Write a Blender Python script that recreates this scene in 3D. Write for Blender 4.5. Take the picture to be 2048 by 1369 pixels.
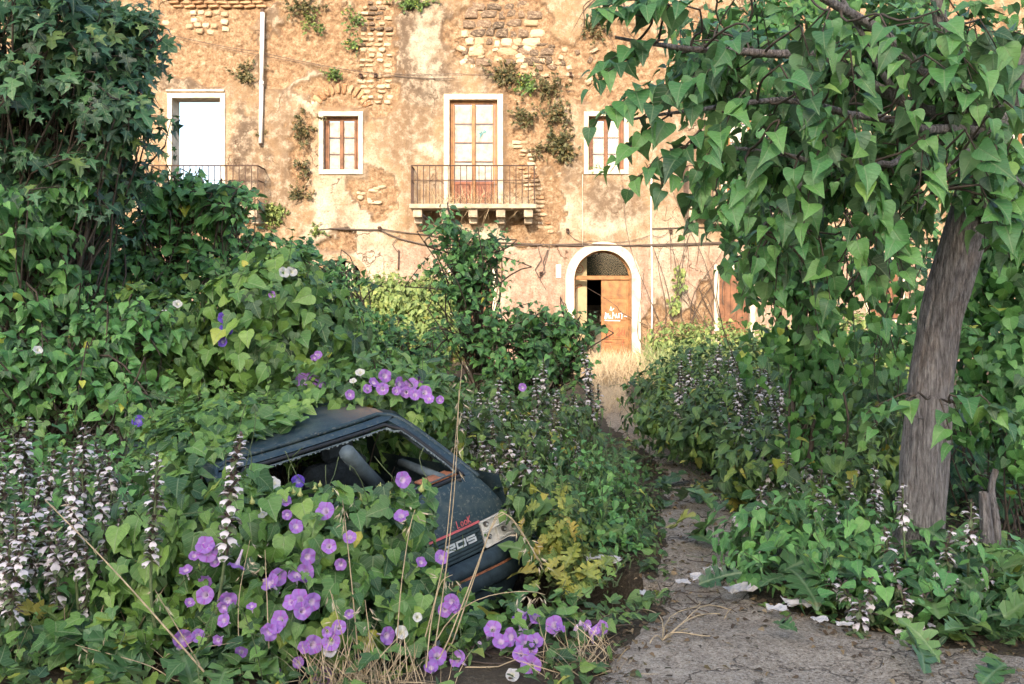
import bpy, bmesh, math, random
import numpy as np
from mathutils import Matrix, Vector
rad = math.radians
S = bpy.context.scene
COL = S.collection
for o in list(bpy.data.objects): bpy.data.objects.remove(o)

# ------------------------------------------------------------------ camera, sky, sun, exposure
FPX, EYE, HOR = 2000.0, 1.6, 600.0          # focal length in photo pixels, eye height, horizon row
cam = bpy.data.objects.new('camera', bpy.data.cameras.new('camera')); COL.objects.link(cam)
cam.location = (0, 0, EYE); cam.rotation_euler = (rad(90), 0, 0)
cam.data.sensor_width = 36; cam.data.lens = 36*FPX/2048
cam.data.shift_y = -(684.5-HOR)/2048; cam.data.clip_end = 3000; cam.data.clip_start = .05
S.camera = cam
SUN_EL, SUN_AZ = 23.0, 12.0                 # low sun behind the camera, a little to the left
w = bpy.data.worlds.new('World'); S.world = w; w.use_nodes = True
sky = w.node_tree.nodes.new('ShaderNodeTexSky'); sky.sky_type = 'NISHITA'; sky.sun_disc = False
sky.sun_elevation = rad(SUN_EL); sky.sun_rotation = rad(180+SUN_AZ); sky.dust_density = 3.0; sky.air_density = .8; sky.ozone_density = .6
bg = w.node_tree.nodes['Background']; bg.inputs[1].default_value = 0.15
w.node_tree.links.new(sky.outputs[0], bg.inputs[0])
ld = bpy.data.lights.new('sun', 'SUN'); ld.energy = 2.0; ld.angle = rad(.5); ld.color = (1, .80, .61)
sun = bpy.data.objects.new('sun', ld); COL.objects.link(sun)
tosun = Vector((-math.sin(rad(SUN_AZ))*math.cos(rad(SUN_EL)), -math.cos(rad(SUN_AZ))*math.cos(rad(SUN_EL)), math.sin(rad(SUN_EL))))
sun.rotation_euler = (-tosun).to_track_quat('-Z', 'Y').to_euler()
vs = S.view_settings; vs.view_transform = 'Standard'; vs.look = 'None'; vs.gamma = 1; vs.exposure = 1.88; vs.use_curve_mapping = False

# ------------------------------------------------------------------ helpers
def P(px, py, Y): return np.array([(px-1024)/FPX*Y, Y, EYE+(HOR-py)/FPX*Y])
def G(px, py):
    Y = EYE*FPX/(py-HOR); return np.array([(px-1024)/FPX*Y, Y, 0.])
UP = np.array([0, 0, 1.])
def nrm(a): a = np.asarray(a, float); return a/(np.linalg.norm(a, axis=-1, keepdims=True)+1e-9)
def hashn(i, j, s): 
    h = (i*374761393 + j*668265263 + s*974634777) & 0xffffffff
    h = ((h ^ (h >> 13))*1274126177) & 0xffffffff
    return ((h ^ (h >> 16)) & 0xffff)/65535.
def vn(x, y, s=0):
    x = np.asarray(x, float)+1000; y = np.asarray(y, float)+1000
    i = np.floor(x).astype(np.int64); j = np.floor(y).astype(np.int64); u = x-i; v = y-j
    u = u*u*(3-2*u); v = v*v*(3-2*v)
    return (hashn(i,j,s)*(1-u)+hashn(i+1,j,s)*u)*(1-v)+(hashn(i,j+1,s)*(1-u)+hashn(i+1,j+1,s)*u)*v
def fbm(x, y, s=0, o=4):
    r = 0; a = .5; t = 0
    for k in range(o): r = r+a*vn(x*2**k, y*2**k, s+k*7); t += a; a *= .55
    return r/t
def ss(a, b, x): t = np.clip((x-a)/(b-a), 0, 1); return t*t*(3-2*t)

def tag(o, label=None, cat=None, group=None, kind=None):
    if label: o['label'] = label
    if cat: o['category'] = cat
    if group: o['group'] = group
    if kind: o['kind'] = kind
    return o
def empty(name, loc=(0,0,0), label=None, cat=None, group=None):
    o = bpy.data.objects.new(name, None); COL.objects.link(o); o.location = Vector(loc); o.empty_display_size = .1
    return tag(o, label, cat, group)
def link(name, me, parent=None, mat=None, kind=None):
    o = bpy.data.objects.new(name, me); COL.objects.link(o)
    if mat is not None and not me.materials: me.materials.append(mat)
    if parent is not None: o.parent = parent
    if kind: o['kind'] = kind
    return o
def npmesh(name, V, F, mat, uv=None, rnd=None, attrs=None, smooth=True):
    V = np.ascontiguousarray(V, dtype=np.float32); F = np.ascontiguousarray(F, dtype=np.int32)
    k = F.shape[1]; me = bpy.data.meshes.new(name)
    me.vertices.add(len(V)); me.vertices.foreach_set('co', V.ravel())
    me.loops.add(F.size); me.loops.foreach_set('vertex_index', F.ravel())
    me.polygons.add(len(F)); me.polygons.foreach_set('loop_start', np.arange(0, F.size, k, dtype=np.int32))
    if uv is not None:
        l = me.uv_layers.new(name='UVMap'); l.data.foreach_set('uv', np.ascontiguousarray(uv[F.ravel()], dtype=np.float32).ravel())
    d = dict(attrs or {})
    if rnd is not None: d['rnd'] = rnd
    for n_, a in d.items():
        at = me.attributes.new(n_, 'FLOAT', 'POINT'); at.data.foreach_set('value', np.ascontiguousarray(a, dtype=np.float32))
    me.update(calc_edges=True); me.validate()
    if smooth: me.polygons.foreach_set('use_smooth', np.ones(len(F), bool))
    if mat is not None: me.materials.append(mat)
    return me
def pymesh(name, V, F, mat, smooth=False):
    me = bpy.data.meshes.new(name); me.from_pydata([tuple(map(float, v)) for v in V], [], F); me.update()
    if smooth: me.polygons.foreach_set('use_smooth', np.ones(len(me.polygons), bool))
    if mat is not None: me.materials.append(mat)
    return me
def basis(tip, n):
    y = nrm(tip); z = n-(n*y).sum(-1, keepdims=True)*y; z = nrm(z); x = np.cross(y, z)
    return np.stack([x, y, z], -1)          # columns

class MB:                                     # boxes, prisms and strokes in one mesh
    def __init__(s): s.bm = bmesh.new()
    def box(s, a, b, bev=0, rot=None, jit=0):
        a = Vector(a); b = Vector(b); c = (a+b)/2; d = b-a
        m = Matrix.Translation(c) @ (rot.to_4x4() if rot else Matrix()) @ Matrix.Diagonal((d.x, d.y, d.z, 1))
        r = bmesh.ops.create_cube(s.bm, size=1, matrix=m)
        if jit:
            for v in r['verts']: v.co += Vector([random.uniform(-jit, jit) for _ in range(3)])
        if bev:
            es = list({e for v in r['verts'] for e in v.link_edges})
            bmesh.ops.bevel(s.bm, geom=es, offset=bev, segments=1, affect='EDGES', profile=.5)
        return s
    def grid(s, rows, closed=False):          # rows of points -> quads
        vr = [[s.bm.verts.new(tuple(map(float, p))) for p in r] for r in rows]
        for i in range(len(vr)-1):
            n = len(vr[i]); m = n if closed else n-1
            for j in range(m):
                q = [vr[i][j], vr[i][(j+1) % n], vr[i+1][(j+1) % n], vr[i+1][j]]
                try: s.bm.faces.new(q)
                except ValueError: pass
        return vr
    def poly(s, pts):
        s.bm.faces.new([s.bm.verts.new(tuple(map(float, p))) for p in pts]); return s
    def tube(s, pts, r, n=6, cap=True):
        pts = np.asarray(pts, float); r = np.broadcast_to(np.asarray(r, float), (len(pts),))
        t = nrm(np.gradient(pts, axis=0)); rows = []
        a = np.cross(t[0], UP if abs(t[0][2]) < .9 else np.array([1., 0, 0])); a = nrm(a)
        for k in range(len(pts)):
            a = nrm(a-(a@t[k])*t[k]); b = np.cross(t[k], a)
            rows.append([pts[k]+r[k]*(math.cos(q)*a+math.sin(q)*b) for q in np.arange(n)*2*math.pi/n])
        vr = s.grid(rows, closed=True)
        if cap:
            for q in (vr[0], vr[-1]):
                try: s.bm.faces.new(q)
                except ValueError: pass
        return s
    def stroke(s, pts, wd, org, ux, uy, uz, th=.003, closed=False):   # flat ribbon lettering on a plane
        p = [np.asarray(q, float) for q in pts]
        if closed: p = p+[p[0], p[1]]
        L, R = [], []
        for k in range(len(p)):
            if closed and k in (0, len(p)-1):
                t0 = p[1]-p[0] if k else p[1]-p[0]; tp = p[0]-p[-3]
                d = (tp/np.linalg.norm(tp)+t0/np.linalg.norm(t0))
                if k: continue
            else:
                t1 = p[min(k+1, len(p)-1)]-p[k] if k < len(p)-1 else p[k]-p[k-1]
                t0 = p[k]-p[k-1] if k else t1
                d = t0/(np.linalg.norm(t0)+1e-9)+t1/(np.linalg.norm(t1)+1e-9)
            l = np.linalg.norm(d)+1e-9; nn = np.array([-d[1], d[0]])/l; m = min(1.5, 2/max(l, .8))
            L.append(p[k]+nn*wd/2*m); R.append(p[k]-nn*wd/2*m)
        if closed: L[-1] = L[0]; R[-1] = R[0]
        f = lambda q, h: org+ux*q[0]+uy*q[1]+uz*h
        s.grid([[f(l, 0), f(l, th), f(r, th), f(r, 0)] for l, r in zip(L, R)]); return s
    def build(s, name, mat=None, parent=None, kind=None, smooth=False, off=None):
        if off is not None:
            for v in s.bm.verts: v.co -= Vector(off)
        bmesh.ops.recalc_face_normals(s.bm, faces=s.bm.faces)
        me = bpy.data.meshes.new(name); s.bm.to_mesh(me); s.bm.free()
        if smooth: me.polygons.foreach_set('use_smooth', np.ones(len(me.polygons), bool))
        return link(name, me, parent, mat, kind)

# ------------------------------------------------------------------ materials
class NT:
    def __init__(s, name):
        s.m = bpy.data.materials.new(name); s.m.use_nodes = True; s.t = s.m.node_tree; s.n = s.t.nodes; s.b = s.n['Principled BSDF']; s.out = s.n['Material Output']
    def new(s, ty, **k):
        n = s.n.new(ty)
        for a, b in k.items(): setattr(n, a, b)
        return n
    def put(s, sock, v):
        if isinstance(v, bpy.types.NodeSocket): s.t.links.new(v, sock)
        elif v is not None:
            if isinstance(v, (tuple, list)) and len(v) == 3 and len(sock.default_value) == 4: v = (*v, 1)
            sock.default_value = v
    def math(s, op, a, b=None, clamp=False):
        n = s.new('ShaderNodeMath', operation=op, use_clamp=clamp); s.put(n.inputs[0], a)
        if b is not None: s.put(n.inputs[1], b)
        return n.outputs[0]
    def mix(s, f, a, b, mode='MIX'):
        n = s.new('ShaderNodeMix', data_type='RGBA', blend_type=mode); s.put(n.inputs[0], f); s.put(n.inputs[6], a); s.put(n.inputs[7], b); return n.outputs[2]
    def ramp(s, f, stops, interp='LINEAR'):
        n = s.new('ShaderNodeValToRGB'); s.put(n.inputs[0], f); e = n.color_ramp.elements; n.color_ramp.interpolation = interp
        while len(e) < len(stops): e.new(.5)
        for k, (p, c) in enumerate(stops): e[k].position = p; e[k].color = (*c, 1) if not isinstance(c, (int, float)) else (c, c, c, 1)
        return n.outputs[0]
    def noise(s, scale, detail=4, rough=.6, vec=None, w=None):
        n = s.new('ShaderNodeTexNoise'); n.inputs['Scale'].default_value = scale; n.inputs['Detail'].default_value = detail; n.inputs['Roughness'].default_value = rough
        if vec is None: vec = s.objco()
        s.put(n.inputs['Vector'], vec); return n.outputs[0]
    def objco(s):
        if not hasattr(s, 'tc'): s.tc = s.new('ShaderNodeTexCoord')
        return s.tc.outputs['Object']
    def scaled(s, v):
        m = s.new('ShaderNodeMapping'); s.put(m.inputs[0], s.objco()); m.inputs['Scale'].default_value = v; return m.outputs[0]
    def attr(s, name):
        return s.new('ShaderNodeAttribute', attribute_name=name).outputs['Fac']
    def rng(s, v, a, b, c=0, d=1):
        n = s.new('ShaderNodeMapRange'); s.put(n.inputs[0], v)
        for k, x in enumerate((a, b, c, d)): n.inputs[k+1].default_value = x
        return n.outputs[0]
    def bump(s, h, strength=.5, dist=.02):
        n = s.new('ShaderNodeBump'); s.put(n.inputs['Height'], h); n.inputs['Strength'].default_value = strength; n.inputs['Distance'].default_value = dist
        s.t.links.new(n.outputs[0], s.b.inputs['Normal']); return n.outputs[0]
    def set(s, col=None, rough=None, metal=None, spec=None):
        if col is not None: s.put(s.b.inputs['Base Color'], col)
        if rough is not None: s.put(s.b.inputs['Roughness'], rough)
        if metal is not None: s.put(s.b.inputs['Metallic'], metal)
        if spec is not None: s.put(s.b.inputs['Specular IOR Level'], spec)
        return s
def simple(name, c, rough=.7, var=.25, scale=8, bump=.2, metal=0, spec=.4, dark=None, bdist=.01):
    t = NT(name); n = t.noise(scale, 5, .65)
    d = dark or tuple(x*(1-var*1.6) for x in c)
    t.set(t.ramp(n, [(.3, d), (.7, tuple(min(1, x*(1+var*.6)) for x in c))]), rough, metal, spec)
    if bump: t.bump(t.noise(scale*4, 5, .7), bump, bdist)
    return t.m
def leafmat(name, stops, rough=.5, trans=.13, vein=.5, side=5.5, tcol=1.7, under=.25):
    t = NT(name)
    r = t.math('FRACT', t.math('ADD', t.attr('rnd'), t.new('ShaderNodeObjectInfo').outputs['Random']))
    c = t.ramp(r, stops)
    uv = t.new('ShaderNodeUVMap'); sp = t.new('ShaderNodeSeparateXYZ'); t.t.links.new(uv.outputs[0], sp.inputs[0])
    u = t.math('ABSOLUTE', sp.outputs[0]); v = sp.outputs[1]
    mid = t.rng(u, .012, .035, 1, 0)
    ph = t.math('FRACT', t.math('MULTIPLY', t.math('SUBTRACT', v, t.math('MULTIPLY', u, .75)), side))
    sv = t.math('MULTIPLY', t.rng(t.math('ABSOLUTE', t.math('SUBTRACT', ph, .5)), .0, .09, 1, 0), .75)
    ve = t.math('MAXIMUM', mid, sv, True)
    cx = t.new('ShaderNodeCombineXYZ'); t.put(cx.inputs[0], sp.outputs[0]); t.put(cx.inputs[1], v); t.put(cx.inputs[2], t.math('MULTIPLY', r, 30.)); lv = cx.outputs[0]
    mot = t.noise(8, 3, .6, lv)
    c = t.mix(t.rng(mot, .35, .7, 0, .45), c, t.mix(1, c, (.62, .62, .55), 'MULTIPLY'))
    spots = t.rng(t.noise(5, 2, .5, lv), .72, .76, 0, .5)
    c = t.mix(spots, c, (.16, .10, .03))
    c = t.mix(t.math('MULTIPLY', ve, vein), c, t.mix(.55, c, (.32, .38, .2)))
    geo = t.new('ShaderNodeNewGeometry')
    c = t.mix(t.math('MULTIPLY', geo.outputs['Backfacing'], under), c, (.22, .27, .2))
    t.set(c, t.math('MULTIPLY', t.rng(mot, .3, .7, .75, 1.2), rough), 0, .55)
    nb = t.bump(t.math('SUBTRACT', t.math('MULTIPLY', mot, .35), t.math('MULTIPLY', ve, 1.)), .55, .004)
    tr = t.new('ShaderNodeBsdfTranslucent'); t.put(tr.inputs[0], t.mix(1, c, (tcol, tcol*1.05, tcol*.55), 'MULTIPLY'))
    mx = t.new('ShaderNodeMixShader'); mx.inputs[0].default_value = trans
    t.t.links.new(t.b.outputs[0], mx.inputs[1]); t.t.links.new(tr.outputs[0], mx.inputs[2]); t.t.links.new(mx.outputs[0], t.out.inputs[0])
    return t.m
M = {}
M['fig'] = leafmat('fig leaf', [(0, (0.013,0.046,0.022)), (0.5, (0.042,0.129,0.056)), (0.9, (0.087,0.217,0.079)), (1, (0.197,0.284,0.071))], rough=.45)
M['mulb'] = leafmat('mulberry leaf', [(0, (0.029,0.083,0.027)), (0.45, (0.088,0.251,0.068)), (0.9, (0.170,0.392,0.092)), (0.985, (0.160,0.341,0.079)), (1, (0.529,0.538,0.067))], rough=.5)
M['big'] = leafmat('big heart leaf', [(0, (0.025,0.076,0.025)), (0.5, (0.081,0.228,0.062)), (0.95, (0.146,0.318,0.074)), (1, (0.247,0.400,0.066))], rough=.48, vein=.6)
M['vine'] = leafmat('vine leaf', [(0, (0.026,0.073,0.024)), (0.4, (0.088,0.206,0.046)), (0.8, (0.150,0.287,0.055)), (0.985, (0.218,0.357,0.064)), (1, (0.517,0.466,0.055))], rough=.5, vein=.75)
M['herb'] = leafmat('herb leaf', [(0, (0.026,0.066,0.019)), (0.5, (0.091,0.186,0.046)), (0.88, (0.161,0.279,0.056)), (0.97, (0.239,0.310,0.050)), (1, (0.505,0.393,0.050))], rough=.55, side=7)
M['yell'] = leafmat('yellowing leaf', [(0, (.12,.20,.04)), (.4, (.2,.27,.05)), (.75, (.36,.36,.06)), (1, (.46,.34,.07))], rough=.6, side=7)
M['acan'] = leafmat('acanthus leaf', [(0, (0.026,0.072,0.025)), (0.6, (0.088,0.193,0.059)), (0.93, (0.182,0.308,0.079)), (1, (0.407,0.412,0.071))], rough=.42, side=7)
M['wallp'] = leafmat('wall weed leaf', [(0, (.035,.045,.018)), (.5, (.08,.085,.03)), (.85, (.15,.12,.04)), (1, (.20,.11,.045))], rough=.7, side=3, vein=.2)
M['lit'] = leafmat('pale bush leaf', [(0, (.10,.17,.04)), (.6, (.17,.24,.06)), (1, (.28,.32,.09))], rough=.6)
M['dryl'] = leafmat('dead leaf', [(0, (.05,.03,.018)), (.5, (.14,.085,.045)), (.85, (.24,.16,.08)), (1, (.38,.28,.16))], rough=.8, vein=.3)
M['stem'] = simple('green stem', (.13,.17,.07), .6, .3, 30)
M['twig'] = simple('woody stem', (.10,.075,.055), .85, .35, 25)
M['straw'] = simple('dry straw', (.52,.40,.24), .6, .3, 20, 0)
M['oat'] = simple('oat husk', (.66,.55,.38), .6, .25, 30, 0)
def flowermat(name, c1, c2, c3):
    t = NT(name); uv = t.new('ShaderNodeUVMap'); sp = t.new('ShaderNodeSeparateXYZ'); t.t.links.new(uv.outputs[0], sp.inputs[0])
    star = t.rng(t.math('ABSOLUTE', t.math('SUBTRACT', t.math('FRACT', t.math('MULTIPLY', sp.outputs[0], 5)), .5)), .0, .10, 1, 0)
    c = t.mix(t.math('MULTIPLY', star, .8), t.ramp(t.new('ShaderNodeObjectInfo').outputs['Random'], [(0, c1), (1, tuple(x*.8 for x in c1))]), c2)
    fine = t.rng(t.math('ABSOLUTE', t.math('SUBTRACT', t.math('FRACT', t.math('MULTIPLY', sp.outputs[0], 40)), .5)), .0, .5, .2, 0)
    c = t.mix(fine, c, c2)
    c = t.mix(t.rng(sp.outputs[1], .10, .24, 1, 0), c, c3)
    t.set(c, .55, 0, .2)
    tr = t.new('ShaderNodeBsdfTranslucent'); t.put(tr.inputs[0], c)
    mx = t.new('ShaderNodeMixShader'); mx.inputs[0].default_value = .35
    t.t.links.new(t.b.outputs[0], mx.inputs[1]); t.t.links.new(tr.outputs[0], mx.inputs[2]); t.t.links.new(mx.outputs[0], t.out.inputs[0]); return t.m
M['purple'] = flowermat('purple petal', (.47,.27,.70), (.48,.07,.50), (.9,.72,.86))
M['blue'] = flowermat('violet petal', (.16,.10,.55), (.22,.08,.5), (.6,.5,.8))
M['white'] = flowermat('white petal', (.78,.76,.72), (.8,.78,.7), (.8,.78,.55))
M['bract'] = simple('purple bract', (.13,.09,.075), .6, .4, 40, 0)
M['lip'] = simple('white flower lip', (.70,.63,.62), .6, .12, 40, 0)
M['bud'] = simple('pale bud', (.45,.48,.16), .6, .3, 30, 0)
M['woodn'] = simple('orange wood', (.29,.135,.045), .55, .35, 6, .3)
M['woodb'] = simple('brown wood', (.19,.085,.04), .65, .4, 6, .3)
M['woodr'] = simple('red brown wood', (.24,.09,.05), .7, .4, 6, .3)
M['iron'] = simple('rusty iron', (.07,.04,.028), .75, .4, 12, .3)
M['cable'] = simple('grey cable', (.10,.075,.06), .7, .3, 8, 0)
M['pipe'] = simple('white pipe', (.78,.76,.72), .5, .12, 3, .05)
M['surr'] = simple('cream render', (.62,.54,.41), .85, .3, 5, .6, bdist=.02)
M['slab'] = simple('balcony stone', (.40,.33,.24), .85, .3, 4, .6, bdist=.02)
M['paint'] = simple('dirty white paint', (.56,.49,.44), .6, .3, 7, .3)
M['dark'] = simple('room plaster in painted shade', (.014,.013,.013), .9, .4, 2, .2)  # near-black base puts the gloom of the unlit rooms into the colour
M['hall'] = simple('hall plaster', (.42,.34,.20), .9, .25, 2, .3)
M['step'] = simple('stair stone', (.22,.19,.15), .9, .3, 3, .3)
t = NT('pale lintel glass'); t.set((.9,.9,.9), .05); 
gl = t.new('ShaderNodeBsdfGlossy'); gl.inputs[1].default_value = .08; tp = t.new('ShaderNodeBsdfTransparent'); tp.inputs[0].default_value = (.93,.95,.94,1)
mx = t.new('ShaderNodeMixShader'); mx.inputs[0].default_value = .03; t.t.links.new(tp.outputs[0], mx.inputs[1]); t.t.links.new(gl.outputs[0], mx.inputs[2]); t.t.links.new(mx.outputs[0], t.out.inputs[0]); M['glass'] = t.m
t = NT('plaster facade')
pe, st, br, lo = t.attr('peel'), t.attr('stain'), t.attr('bright'), t.attr('low')
n1, n2, n3 = t.noise(.9, 6, .62), t.noise(4.5, 6, .7), t.noise(22, 5, .7)
c = t.ramp(n1, [(.3, (0.221,0.137,0.070)), (.5, (0.287,0.198,0.117)), (.7, (0.333,0.249,0.173))])
c = t.mix(lo, c, t.ramp(n2, [(.3, (0.278,0.173,0.123)), (.7, (0.366,0.273,0.216))]))
streak = t.noise(3.2, 5, .65, t.scaled((1, 1, .16)))
c = t.mix(t.rng(streak, .48, .64, 0, .7), c, (0.166,0.116,0.070))
c = t.mix(t.math('MULTIPLY', st, .95), c, t.ramp(n2, [(.35, (0.082,0.060,0.042)), (.65, (0.166,0.128,0.093))]))
c = t.mix(t.rng(n2, .48, .62, 0, .8), c, (0.366,0.302,0.222))
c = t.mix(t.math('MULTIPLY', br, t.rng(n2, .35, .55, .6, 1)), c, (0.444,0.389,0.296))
c = t.mix(pe, c, t.ramp(t.noise(9, 6, .75), [(.3, (0.088,0.052,0.032)), (.45, (0.233,0.145,0.081)), (.58, (0.343,0.244,0.148)), (.72, (0.422,0.371,0.296))]))
edge = t.math('MULTIPLY', t.math('MULTIPLY', pe, t.math('SUBTRACT', 1., pe)), 3., True)  # dark peel outline: grime in the crack plus painted shading of the step
c = t.mix(t.math('MULTIPLY', edge, t.rng(n2, .4, .55)), c, (0.105,0.066,0.040))
c = t.mix(t.rng(n3, .5, .66, 0, .6), c, (0.123,0.081,0.049))
vz = t.new('ShaderNodeTexVoronoi', feature='DISTANCE_TO_EDGE'); vz.inputs['Scale'].default_value = .55
wv = t.new('ShaderNodeVectorMath', operation='ADD'); t.put(wv.inputs[0], t.objco()); 
nv = t.new('ShaderNodeTexNoise'); nv.inputs['Scale'].default_value = 3; nv.inputs['Detail'].default_value = 5; t.put(nv.inputs['Vector'], t.objco()); t.put(wv.inputs[1], nv.outputs[1]); t.put(vz.inputs['Vector'], wv.outputs[0])
crack = t.rng(vz.outputs[0], .0, .012, 1, 0)
crack = t.math('MULTIPLY', crack, t.rng(n1, .5, .6))
c = t.mix(t.math('MULTIPLY', crack, .8), c, (.12,.07,.04))
t.set(c, .92, 0, .2)
t.bump(t.math('ADD', t.math('SUBTRACT', t.noise(14, 7, .75), t.math('MULTIPLY', crack, 1.2)), t.math('MULTIPLY', pe, t.noise(7, 6, .8))), .9, .035)
M['plaster'] = t.m
def stonemat(name, a, b):
    t = NT(name); r = t.new('ShaderNodeObjectInfo').outputs['Random']
    c = t.ramp(r, [(0, a), (1, b)]); n = t.noise(5, 6, .75)
    t.set(t.mix(t.rng(n, .45, .7, 0, .75), c, t.mix(.7, c, (.62,.48,.32))), .95, 0, .2); t.bump(n, 1, .05); return t.m
M['lava'] = stonemat('dark lava stone', (.055,.042,.034), (.17,.12,.085))
M['pale'] = stonemat('pale rubble stone', (.36,.25,.15), (.62,.50,.35))
M['brick'] = stonemat('old brick', (.30,.15,.07), (.46,.28,.15))
t = NT('soil'); n = t.noise(3, 7, .7); f = t.noise(40, 5, .7)
t.set(t.mix(t.rng(f, .5, .7), t.ramp(n, [(.3, (.045,.035,.025)), (.7, (.12,.095,.06))]), (.17,.14,.09)), .95, 0, .2); t.bump(f, 1, .03); M['soil'] = t.m
t = NT('worn path'); n = t.noise(1.3, 8, .7); f = t.noise(55, 6, .75); h = t.noise(120, 3, .7); g = t.noise(9, 7, .75)
far = t.attr('dry')
c = t.ramp(g, [(.32, (0.234,0.191,0.144)), (.5, (0.424,0.359,0.278)), (.68, (0.573,0.495,0.389))])
c = t.mix(t.rng(n, .35, .6, .3, 0), c, (0.158,0.117,0.075))
c = t.mix(far, c, t.ramp(f, [(.3, (0.318,0.202,0.102)), (.7, (0.531,0.384,0.204))]))
c = t.mix(t.rng(f, .52, .62, 0, .8), c, (0.615,0.545,0.445)); c = t.mix(t.rng(f, .46, .38, 0, .85), c, (0.075,0.055,0.037)); c = t.mix(t.rng(h, .56, .64, 0, .6), c, (0.637,0.576,0.482)); c = t.mix(t.rng(h, .42, .36, 0, .7), c, (0.063,0.051,0.037))
vz = t.new('ShaderNodeTexVoronoi', feature='DISTANCE_TO_EDGE'); vz.inputs['Scale'].default_value = 1.3; wv = t.new('ShaderNodeVectorMath', operation='ADD'); t.put(wv.inputs[0], t.objco())
nv = t.new('ShaderNodeTexNoise'); nv.inputs['Scale'].default_value = 4; nv.inputs['Detail'].default_value = 5; t.put(nv.inputs['Vector'], t.objco()); t.put(wv.inputs[1], nv.outputs[1]); t.put(vz.inputs['Vector'], wv.outputs[0])
crk = t.math('MULTIPLY', t.rng(vz.outputs[0], .0, .022, 1, 0), t.rng(n, .42, .52))
c = t.mix(t.math('MULTIPLY', crk, .85), c, (0.041,0.031,0.023)); c = t.mix(t.rng(t.noise(2.6, 8, .75), .56, .68, 0, .5), c, (0.113,0.083,0.057))
t.set(c, .93, 0, .25); t.bump(t.math('ADD', t.math('SUBTRACT', t.math('ADD', f, g), crk), t.math('MULTIPLY', h, .4)), .9, .02); M['path'] = t.m
t = NT('tree bark'); v = t.scaled((1, 1, .13)); b1 = t.noise(70, 6, .75, v); b2 = t.noise(4, 5, .65, t.scaled((1,1,.45)))
t.set(t.mix(t.rng(b2, .5, .68, 0, .55), t.ramp(b1, [(.34, (0.105,0.093,0.086)), (.5, (0.314,0.284,0.269)), (.66, (0.568,0.523,0.493))]), t.ramp(b1, [(.36, (0.179,0.120,0.083)), (.62, (0.568,0.419,0.314))])), .92, 0, .2); t.bump(t.math('ADD', b1, t.math('MULTIPLY', t.noise(70,4,.7,v), .35)), 1, .05); M['bark'] = t.m
# car
t = NT('faded blue car paint'); n = t.noise(2.5, 5, .6); s2 = t.noise(45, 5, .75)
c = t.ramp(n, [(.3, (.012,.030,.040)), (.7, (.030,.055,.066))])
c = t.mix(t.rng(s2, .54, .68, 0, .75), c, (.20,.21,.18)); c = t.mix(t.rng(t.noise(6, 6, .7), .5, .7, 0, .5), c, (.11,.13,.11))
c = t.mix(t.math('MULTIPLY', t.attr('rust'), t.rng(s2, .35, .55)), c, (.30,.20,.14))
t.set(c, t.rng(s2, .4, .7, .38, .7), 0, .45); t.bump(s2, .12, .003); M['car'] = t.m
M['carpl'] = simple('blue grey bumper plastic', (.032,.052,.062), .62, .4, 20, .25, dark=(.014,.026,.034), bdist=.004)
M['rib'] = simple('grey ribbed plastic', (.035,.058,.066), .6, .3, 20, .2, bdist=.004)
M['stripe'] = simple('faded orange stripe', (.42,.17,.09), .7, .4, 25, .1)
M['red'] = simple('faded red lettering', (.55,.12,.13), .6, .2, 20, 0)
M['chrome'] = simple('silver badge', (.72,.74,.74), .35, .12, 20, 0, metal=.4)
M['lamp'] = simple('bleached lamp housing', (.72,.70,.63), .5, .22, 30, .15, bdist=.003)
M['sock'] = simple('lamp socket', (.12,.11,.10), .5, .3, 30, 0)
M['rubber'] = simple('black rubber', (.018,.020,.022), .6, .3, 30, .2)
M['crumb'] = simple('broken glass crumbs', (.26,.31,.31), .3, .4, 60, 0)
M['seat'] = simple('grey seat cloth', (.045,.055,.06), .9, .3, 30, .3)
M['trim'] = simple('grey interior trim', (.10,.13,.14), .7, .3, 12, .2)
M['tyre'] = simple('tyre rubber', (.02,.02,.02), .8, .3, 20, .2)
M['paper'] = simple('crumpled white paper', (.50,.48,.46), .8, .12, 12, .4, bdist=.01)
M['spw'] = simple('white spray paint', (.78,.78,.78), .7, .1, 10, 0)
M['spr'] = simple('dark red spray paint', (.32,.07,.03), .7, .2, 10, 0)
M['spt'] = simple('teal spray paint', (.10,.34,.36), .7, .2, 10, 0)
M['spg'] = simple('grey spray paint', (.30,.32,.38), .7, .2, 10, 0)
M['block'] = simple('shade block render', (.48,.42,.34), .9, .2, 1, .2)
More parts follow.
